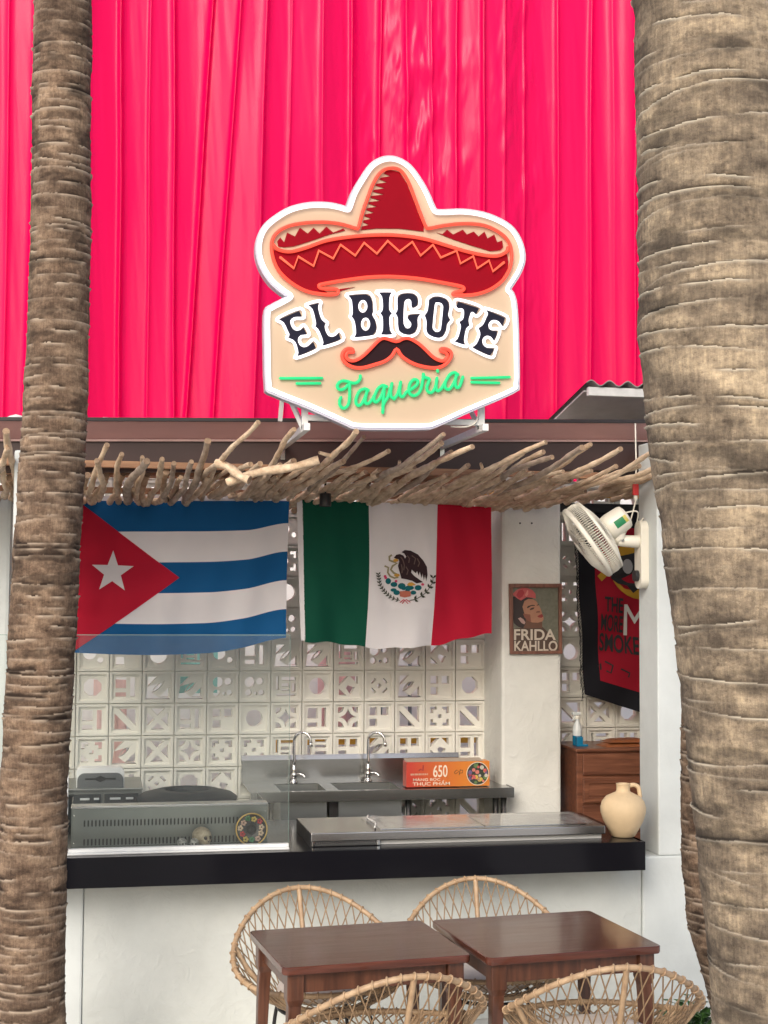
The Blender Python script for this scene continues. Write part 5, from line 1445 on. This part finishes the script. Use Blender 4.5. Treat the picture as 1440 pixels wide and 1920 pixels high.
# ================================================================== TABLES
def table(cx, cy, rz, w, d, label):
    t = empty('cafe_table', (cx, cy, 0), rz, label, 'table')
    zt = .77
    def rrect(w, d, r_):
        pts = []
        for sx_, sy_, a0 in ((1, -1, -90), (1, 1, 0), (-1, 1, 90), (-1, -1, 180)):
            for k in range(5):
                a = R(a0 + 90 * k / 4); pts.append((sx_ * (w / 2 - r_) + r_ * math.cos(a), sy_ * (d / 2 - r_) + r_ * math.sin(a)))
        return pts
    lo, hi = rrect(w - .006, d - .006, .022), rrect(w, d, .025)
    n = len(hi)
    v = [(a, b, zt - .030) for a, b in lo] + [(a, b, zt - .024) for a, b in hi] + [(a, b, zt - .003) for a, b in hi] + [(a, b, zt) for a, b in lo]
    f = [tuple(reversed(range(n)))] + [(k * n + i, k * n + (i + 1) % n, (k + 1) * n + (i + 1) % n, (k + 1) * n + i) for k in range(3) for i in range(n)] + [tuple(3 * n + i for i in range(n))]
    MB().add(v, f).build('tabletop', TABLEW, t, autosm=.5)
    a, b = w / 2 - .055, d / 2 - .055
    for y_ in (-b, b): MB().box(-a + .033, a - .033, y_ - .011, y_ + .011, zt - .108, zt - .0302).build('apron', LEGW, t, bevel=.002)
    for x_ in (-a, a): MB().box(x_ - .011, x_ + .011, -b + .033, b - .033, zt - .108, zt - .0302).build('apron', LEGW, t, bevel=.002)
    for sx_ in (-1, 1):
        for sy_ in (-1, 1):
            v, f = [], []
            for z_, hw, off in ((zt - .0302, .032, 0), (zt - .130, .032, 0), (zt - .155, .024, 0), (zt - .20, .024, .003), (.30, .020, .010), (0, .015, .022)):
                for p_, q_ in ((-1, -1), (1, -1), (1, 1), (-1, 1)):
                    v.append((sx_ * (a + off) + p_ * hw, sy_ * (b + off) + q_ * hw, z_))
            for k in range(5):
                for i in range(4):
                    f.append((k * 4 + (i + 1) % 4, k * 4 + i, (k + 1) * 4 + i, (k + 1) * 4 + (i + 1) % 4))
            f += [(0, 1, 2, 3), (23, 22, 21, 20)]
            MB().add(v, f).build('leg', LEGW, t, bevel=.004)
    return t
table(1.051, 5.765, R(5.6), .748, .628, 'dark wooden table in front of the glass screen side, left of the two')
table(1.838, 5.800, R(5.6), .742, .680, 'dark wooden table nearer the right palm, right of the two')

# ================================================================== RATTAN CHAIRS
def chair():
    t = empty('rattan_chair', (0, 0, 0))
    A_, B_ = .388, .345
    def rim(ph):        # ph = 0 at the back
        c_, s_ = math.cos(ph), math.sin(ph)
        return Vector((A_ * s_ * (1 - .06 * c_), B_ * c_ + .02, .60 + .20 * (c_ * .78 + .22 * math.cos(2 * ph))))
    def seat(ph): return Vector((.215 * math.sin(ph), .205 * math.cos(ph) - .04, .40))
    n = 220
    MB().tube([rim(2 * math.pi * i / n) for i in range(n)], [.0112 + .0010 * (i % 2) for i in range(n)], 9, True).build('rim', RATTAN, t, smooth=True)
    m_ = 140
    MB().tube([seat(2 * math.pi * i / m_) for i in range(m_)], [.0145 + .001 * (i % 2) for i in range(m_)], 8, True).build('seat_ring', RATTAN, t, smooth=True)
    mid = lambda ph, k: rim(ph).lerp(seat(ph), k)
    lac, wr = MB(), MB()
    N = 46
    for i in range(N):
        a = 2 * math.pi * i / N
        for dlt in (.37, -.37):
            p0, p2 = rim(a), seat(a + dlt)
            p1 = rim(a + dlt * .5).lerp(seat(a + dlt * .5), .5)
            p1 = p1 + Vector((p1.x, p1.y, 0)).normalized() * .012 - Vector((0, 0, .012))
            lac.tube(catmull([p0, p1, p2], 4), .0031, 5)
        for off in (0.0,):
            p_ = rim(a + off); tg = (rim(a + off + .02) - rim(a + off - .02)).normalized()
            x_ = tg.cross(Vector((0, 0, 1))).normalized(); y_ = tg.cross(x_)
            wr.tube([p_ + (x_ * math.cos(R(b)) + y_ * math.sin(R(b))) * .0142 + tg * .003 * math.sin(R(b)) for b in range(0, 360, 40)], .0040, 5, True)
    tag(lac.build('cane_lacing', CORD, t, smooth=True), kind='stuff')
    tag(wr.build('rim_wraps', RATTAN, t, smooth=True), kind='stuff')
    for ph in (0, R(72), R(-72), R(140), R(-140)):
        MB().tube([rim(ph).lerp(seat(ph), k / 24.) + Vector((math.sin(ph), math.cos(ph), 0)) * .018 * math.sin(math.pi * k / 24.) for k in range(25)], [.0115 + .0009 * (k % 2) for k in range(25)], 8).build('upright', RATTAN, t, smooth=True)
    # woven bundle where back and arms meet the seat
    bun = MB(); rg = random.Random(4)
    for sgn in (-1, 1):
        for i in range(12):
            a = sgn * R(95 + i * 4.5)
            bun.tube(catmull([rim(a), rim(a).lerp(seat(a + sgn * .25), .5) + Vector((sgn * .02, 0, -.015)), seat(a + sgn * .4)], 4), .0055, 6)
    bun.build('side_weave', RATTAN, t, smooth=True)
    MB().lathe([(0, 0), (.17, 0), (.198, .012), (.205, .032), (.195, .052), (.15, .064), (0, .068)], 44, c=(0, -.04, .412)).build('cushion', CUSH, t, smooth=True)
    for ph in (R(40), R(-40), R(140), R(-140)):
        s_ = seat(ph) + Vector((0, 0, -.016)); out = Vector((math.sin(ph), math.cos(ph), 0))
        MB().tube(catmull([s_ - out * .06, s_ + out * .01 + Vector((0, 0, -.012)), s_ + out * .045 + Vector((0, 0, -.10)), Vector((s_.x, s_.y, .006)) + out * .075], 5), .0085, 9).build('leg', BLACK, t, smooth=True)
    MB().tube([seat(2 * math.pi * i / 40) * .92 + Vector((0, -.004, -.002)) for i in range(40)], .008, 8, True).build('base_ring', BLACK, t, smooth=True)
    return t
c0 = chair()
p1, p2 = PZ(565, 1664, .80), PZ(878, 1648, .80)
p3, p4 = PZ(738, 1833, .80), PZ(1168, 1814, .80)
cs = [(p1.x + .04, p1.y - .36, R(8), 'rattan chair tucked behind the left table, nearest the palm trunk'),
      (p2.x, p2.y - .355, R(-6), 'rattan chair tucked behind the right table, against the counter front'),
      (p3.x + .03, p3.y + .36, R(180 + 7), 'rattan chair in front of the left table, its back to the viewer'),
      (p4.x + .045, p4.y + .36, R(180 - 5), 'rattan chair in front of the right table, beside the thick palm')]
for i, (x, y, a, lab) in enumerate(cs):
    o = c0 if i == 0 else copy_tree(c0)
    o.location = (x, y, 0); o.rotation_euler = (0, 0, a)
    tag(o, lab, 'chair', 'rattan chairs at the two tables')

# ================================================================== PALMS
def trunk_mat(name, dark, mid, light, ridge, bs):
    m = bpy.data.materials.new(name); m.use_nodes = True
    n, l = m.node_tree.nodes, m.node_tree.links
    b = n['Principled BSDF']; b.inputs['Roughness'].default_value = .88; b.inputs['Specular IOR Level'].default_value = .2
    tc = n.new('ShaderNodeTexCoord')
    def noise(scale, st, det=8, rough=.65, dist=0.0):
        mp = n.new('ShaderNodeMapping'); mp.inputs['Scale'].default_value = st
        l.new(tc.outputs['Object'], mp.inputs[0])
        z_ = n.new('ShaderNodeTexNoise'); z_.inputs['Scale'].default_value = scale; z_.inputs['Detail'].default_value = det
        z_.inputs['Roughness'].default_value = rough; z_.inputs['Distortion'].default_value = dist
        l.new(mp.outputs[0], z_.inputs['Vector'])
        return z_
    def ramp(src, stops):
        r_ = n.new('ShaderNodeValToRGB'); e = r_.color_ramp.elements
        e[0].position, e[0].color = stops[0][0], (*stops[0][1], 1)
        e[1].position, e[1].color = stops[-1][0], (*stops[-1][1], 1)
        for p_, c_ in stops[1:-1]:
            k = e.new(p_); k.color = (*c_, 1)
        l.new(src.outputs['Fac'], r_.inputs[0])
        return r_
    def mult(a_, b_, f_=1.0):
        m_ = n.new('ShaderNodeMixRGB'); m_.blend_type = 'MULTIPLY'; m_.inputs[0].default_value = f_
        l.new(a_.outputs[0], m_.inputs[1]); l.new(b_.outputs[0], m_.inputs[2])
        return m_
    n1 = noise(bs, (1, 1, 1.8), 12, .74)                       # lichen and weather blotches
    r1 = ramp(n1, [(.36, dark), (.49, mid), (.63, light)])
    n2 = noise(bs * 16, (1, 1, .16), 6, .7)                    # upright fibres
    r2 = ramp(n2, [(.30, (.66, .64, .62)), (.52, (.95, .95, .95)), (.72, (1.3, 1.27, 1.2))])
    n3 = noise(bs * 9, (1, 1, 1.3), 8, .8)                     # pits and specks
    r3 = ramp(n3, [(.32, (.50, .47, .45)), (.46, (1, 1, 1)), (.70, (1.15, 1.13, 1.08))])
    n4 = noise(bs * .45, (1, 1, .8), 5, .6)                    # broad pale and dark stretches
    r4 = ramp(n4, [(.36, (.66, .64, .63)), (.64, (1.28, 1.24, 1.16))])
    mu_ = mult(mult(mult(r1, r2), r3), r4)
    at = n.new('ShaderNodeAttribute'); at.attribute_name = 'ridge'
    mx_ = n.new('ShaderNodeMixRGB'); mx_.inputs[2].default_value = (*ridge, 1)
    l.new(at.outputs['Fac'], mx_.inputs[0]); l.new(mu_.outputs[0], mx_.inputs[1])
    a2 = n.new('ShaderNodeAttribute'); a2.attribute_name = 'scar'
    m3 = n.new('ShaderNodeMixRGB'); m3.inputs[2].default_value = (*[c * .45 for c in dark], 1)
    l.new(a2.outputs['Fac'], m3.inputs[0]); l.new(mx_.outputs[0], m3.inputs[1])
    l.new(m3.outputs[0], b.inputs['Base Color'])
    bp_ = n.new('ShaderNodeBump'); bp_.inputs['Strength'].default_value = .8; bp_.inputs['Distance'].default_value = .007
    hs_ = n.new('ShaderNodeMath'); hs_.operation = 'ADD'; l.new(n2.outputs['Fac'], hs_.inputs[0]); l.new(n3.outputs['Fac'], hs_.inputs[1]); l.new(hs_.outputs[0], bp_.inputs['Height']); l.new(bp_.outputs[0], b.inputs['Normal'])
    return m
def palm(label, ctrl, Y, spacing, seed, m, nth, zfine, dz, lip, tilt, crown_z):
    """ctrl: (photo y, photo x of the trunk centre, radius) measured on plane Y"""
    pts = [(P(x, y, Y), r_) for y, x, r_ in ctrl]
    pts.sort(key=lambda q: q[0].z)
    zc_ = [q[0].z for q in pts]; xc = [q[0].x for q in pts]; rc_ = [q[1] for q in pts]
    base = Vector((float(np.interp(0, zc_, xc)), Y, 0))
    root = empty('palm_tree', base, label=label, cat='palm tree')
    z = np.concatenate([np.arange(0, zfine[0], dz * 3), np.arange(zfine[0], zfine[1], dz), np.arange(zfine[1], crown_z, dz * 4)])
    if zfine[0] <= 0: z = np.concatenate([np.arange(0, zfine[1], dz), np.arange(zfine[1], crown_z, dz * 4)])
    face = math.atan2(-Y, -base.x)
    nf_ = int(nth * .8); th = np.sort(np.mod(np.concatenate([face + np.linspace(-1.75, 1.75, nf_), face + np.linspace(1.75, 2 * math.pi - 1.75, nth - nf_ + 2)[1:-1]]), 2 * math.pi))
    cx = np.interp(z, zc_, xc)
    # extend above the measured part with the last slope
    sl_ = (xc[-1] - xc[-2]) / (zc_[-1] - zc_[-2]); cx = np.where(z > zc_[-1], xc[-1] + sl_ * (z - zc_[-1]), cx)
    ker = np.ones(41) / 41; cp_ = np.pad(cx, 20, mode='edge'); cx = np.convolve(cp_, ker, 'valid')
    rr = np.interp(z, zc_, rc_)
    rs = np.random.RandomState(seed)
    hts, q = [], -.2
    while q < crown_z + .3:
        q += spacing * rs.uniform(.45, 1.55); hts.append(q)
    K = len(hts)
    tn = th / (2 * math.pi)
    ring = np.zeros((K, nth))
    for k in range(K):
        ring[k] = hts[k] + tilt * rs.uniform(-1, 1) * np.cos(th - rs.uniform(0, 6.28)) + spacing * .50 * (fbm(tn * 5, np.full(nth, k * .37), seed, 4, perx=5) - .5) + spacing * .10 * (fbm(tn * 60, np.full(nth, k * .91), seed + 5, 3, perx=60) - .5)
    ring.sort(axis=0)
    TH, Zz = np.meshgrid(tn, z)
    disp = np.zeros_like(TH); ridge = np.zeros_like(TH); scar = np.zeros_like(TH)
    lipn = rs.uniform(.3, 1.3, K)
    for i in range(nth):
        idx = np.clip(np.searchsorted(ring[:, i], z), 1, K - 1)
        lo, hi = ring[idx - 1, i], ring[idx, i]
        dl, dh = z - lo, hi - z
        ln = lipn[idx]; ln0 = lipn[idx - 1]
        wob = vnoise(np.full_like(z, tn[i] * 17), idx * 1.7, seed + 3, perx=17)
        wob0 = vnoise(np.full_like(z, tn[i] * 17), (idx - 1) * 1.7, seed + 3, perx=17)
        e_ = dz * 2.2
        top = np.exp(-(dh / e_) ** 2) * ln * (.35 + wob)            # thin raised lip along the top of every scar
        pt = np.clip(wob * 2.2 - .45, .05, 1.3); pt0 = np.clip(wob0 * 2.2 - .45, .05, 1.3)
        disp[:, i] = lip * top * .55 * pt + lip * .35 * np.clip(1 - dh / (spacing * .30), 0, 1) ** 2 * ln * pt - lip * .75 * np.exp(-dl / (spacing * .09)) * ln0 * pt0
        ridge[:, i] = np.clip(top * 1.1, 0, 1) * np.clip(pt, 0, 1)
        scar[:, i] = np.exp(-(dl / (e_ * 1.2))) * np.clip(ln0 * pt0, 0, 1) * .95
    lump = fbm(TH * 6, Zz * 6, seed + 20, 4, perx=6) - .5
    fine = fbm(TH * 40, Zz * 30 * .12 / max(.1, spacing), seed + 30, 3, perx=40) - .5
    pat = np.clip((fbm(TH * 7, Zz * 9 * .1 / spacing, seed + 50, 4, perx=7) - .60) * 9, 0, 1)
    disp += lump * .013 * (rr[:, None] / .13) + fine * lip * .55 - pat * lip * .5
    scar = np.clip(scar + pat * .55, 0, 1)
    Rr = rr[:, None] + disp
    X = (cx[:, None] - base.x) + Rr * np.cos(TH * 2 * math.pi)
    Yv = Rr * np.sin(TH * 2 * math.pi)
    me = grid_mesh('trunk', X, Yv, Zz, m, closed_u=True, attr={'ridge': ridge, 'scar': scar})
    link(bpy.data.objects.new('trunk', me), root)
    # crown of fronds above the picture
    FROND = mat('palm_frond', (.06, .12, .03), .5, col2=(.035, .08, .02), vscale=3)
    STALK = mat('frond_stalk', (.16, .17, .06), .6, var=.2)
    top = Vector((cx[-1] - base.x, 0, crown_z - .1))
    rs2 = random.Random(seed)
    cr_ = MB()
    for i in range(13):
        a = 2 * math.pi * i / 13 + rs2.uniform(-.2, .2); el = rs2.uniform(.15, 1.1); ln = rs2.uniform(2.0, 2.7)
        hd = Vector((math.cos(a), math.sin(a), 0)); p_ = []
        for j in range(13):
            t = j / 12.
            p_.append(top + hd * (ln * t * math.cos(el * (1 - t * .3))) + Vector((0, 0, ln * t * math.sin(el) - 1.5 * t * t)))
        cr_.tube(p_, [.035 * (1 - .85 * j / 12.) + .004 for j in range(13)], 6, mi=1)
        pp = catmull(p_, 4)
        sd_ = hd.cross(Vector((0, 0, 1)))
        for j in range(5, len(pp) - 1):
            t = j / len(pp); ll = .55 * math.sin(math.pi * (.12 + .85 * t)) + .1
            tg = (pp[j + 1] - pp[j]).normalized()
            for sg in (-1, 1):
                d = (sd_ * sg * .8 + tg * .55 + Vector((0, 0, -.35 + rs2.uniform(-.1, .1)))).normalized()
                w2 = tg * .022; q_ = pp[j]
                cr_.add([q_ - w2, q_ + w2, q_ + d * ll * .6 + w2 * .8 + Vector((0, 0, .02)), q_ + d * ll - Vector((0, 0, .1 * ll))], [(0, 1, 2, 3)])
    cr_.build('crown', [FROND, STALK], root)
    return root
TM1 = trunk_mat('palm_bark', (.075, .050, .037), (.180, .126, .092), (.33, .245, .18), (.46, .37, .285), 8)
TM2 = trunk_mat('thick_palm_bark', (.10, .082, .066), (.22, .180, .138), (.45, .37, .27), (.60, .53, .42), 6)
palm('slender brown ringed palm trunk at the left picture edge', [(0, 117, .123), (250, 116, .125), (500, 112, .128), (785, 103, .135), (1000, 90, .137), (1200, 78, .139), (1480, 64, .140), (1700, 58, .142), (1919, 56, .146)], 6.25, .040, 3, TM1, 150, (.0, 5.0), .0046, .0060, .014, 8.2)
LE = [(0, 1182), (200, 1190), (640, 1199), (800, 1212), (1000, 1238), (1280, 1276), (1550, 1308), (1750, 1326), (1920, 1340)]
s3 = F / 3.62
palm('thick pale grey palm trunk filling the right picture edge', [(y, x + .205 * s3, .205) for y, x in LE], 3.4, .047, 9, TM2, 330, (1.05, 3.75), .0025, .0048, .034, 8.6)
palm('slim palm trunk standing behind the thick right palm', [(0, 1430, .13), (500, 1405, .13), (1000, 1365, .132), (1370, 1331, .135), (1640, 1334, .137), (1750, 1350, .14), (1850, 1384, .145), (1919, 1400, .15)], 6.3, .038, 14, TM1, 130, (.0, 2.6), .005, .006, .014, 8.0)

# low green plant beside the slim palm
pp_ = PZ(1262, 1905, .12)
pl = empty('leafy_plant', (pp_.x - .02, 6.55, 0), label='low dark green leafy plant at the foot of the right pillar', cat='plant')
LEAF = mat('dark_leaf', (.035, .085, .022), .4, col2=(.05, .13, .03), vscale=9)
rg = random.Random(31)
lv, stm = MB(), MB()
for i in range(34):
    a = rg.uniform(0, 6.28); ln = rg.uniform(.06, .17); el = rg.uniform(.2, 1.4)
    b0 = Vector((rg.uniform(-.08, .08), rg.uniform(-.08, .08), 0))
    tip = b0 + Vector((math.cos(a) * ln * math.cos(el), math.sin(a) * ln * math.cos(el), .10 + ln * math.sin(el)))
    stm.tube([b0, b0.lerp(tip, .5) + Vector((0, 0, .02)), tip], .0025, 5)
    for k in range(5):
        q = b0.lerp(tip, .4 + .15 * k)
        d = Vector((rg.uniform(-1, 1), rg.uniform(-1, 1), rg.uniform(-.2, .6))).normalized(); s_ = d.cross(Vector((0, 0, 1))).normalized()
        L_, W_ = rg.uniform(.05, .085), rg.uniform(.02, .032)
        lv.add([q, q + d * L_ * .45 + s_ * W_, q + d * L_, q + d * L_ * .45 - s_ * W_, q + d * L_ * .5 + Vector((0, 0, -.006))], [(0, 1, 4), (1, 2, 4), (2, 3, 4), (3, 0, 4)])
lv.build('foliage', LEAF, pl); stm.build('stems', LEAF, pl)
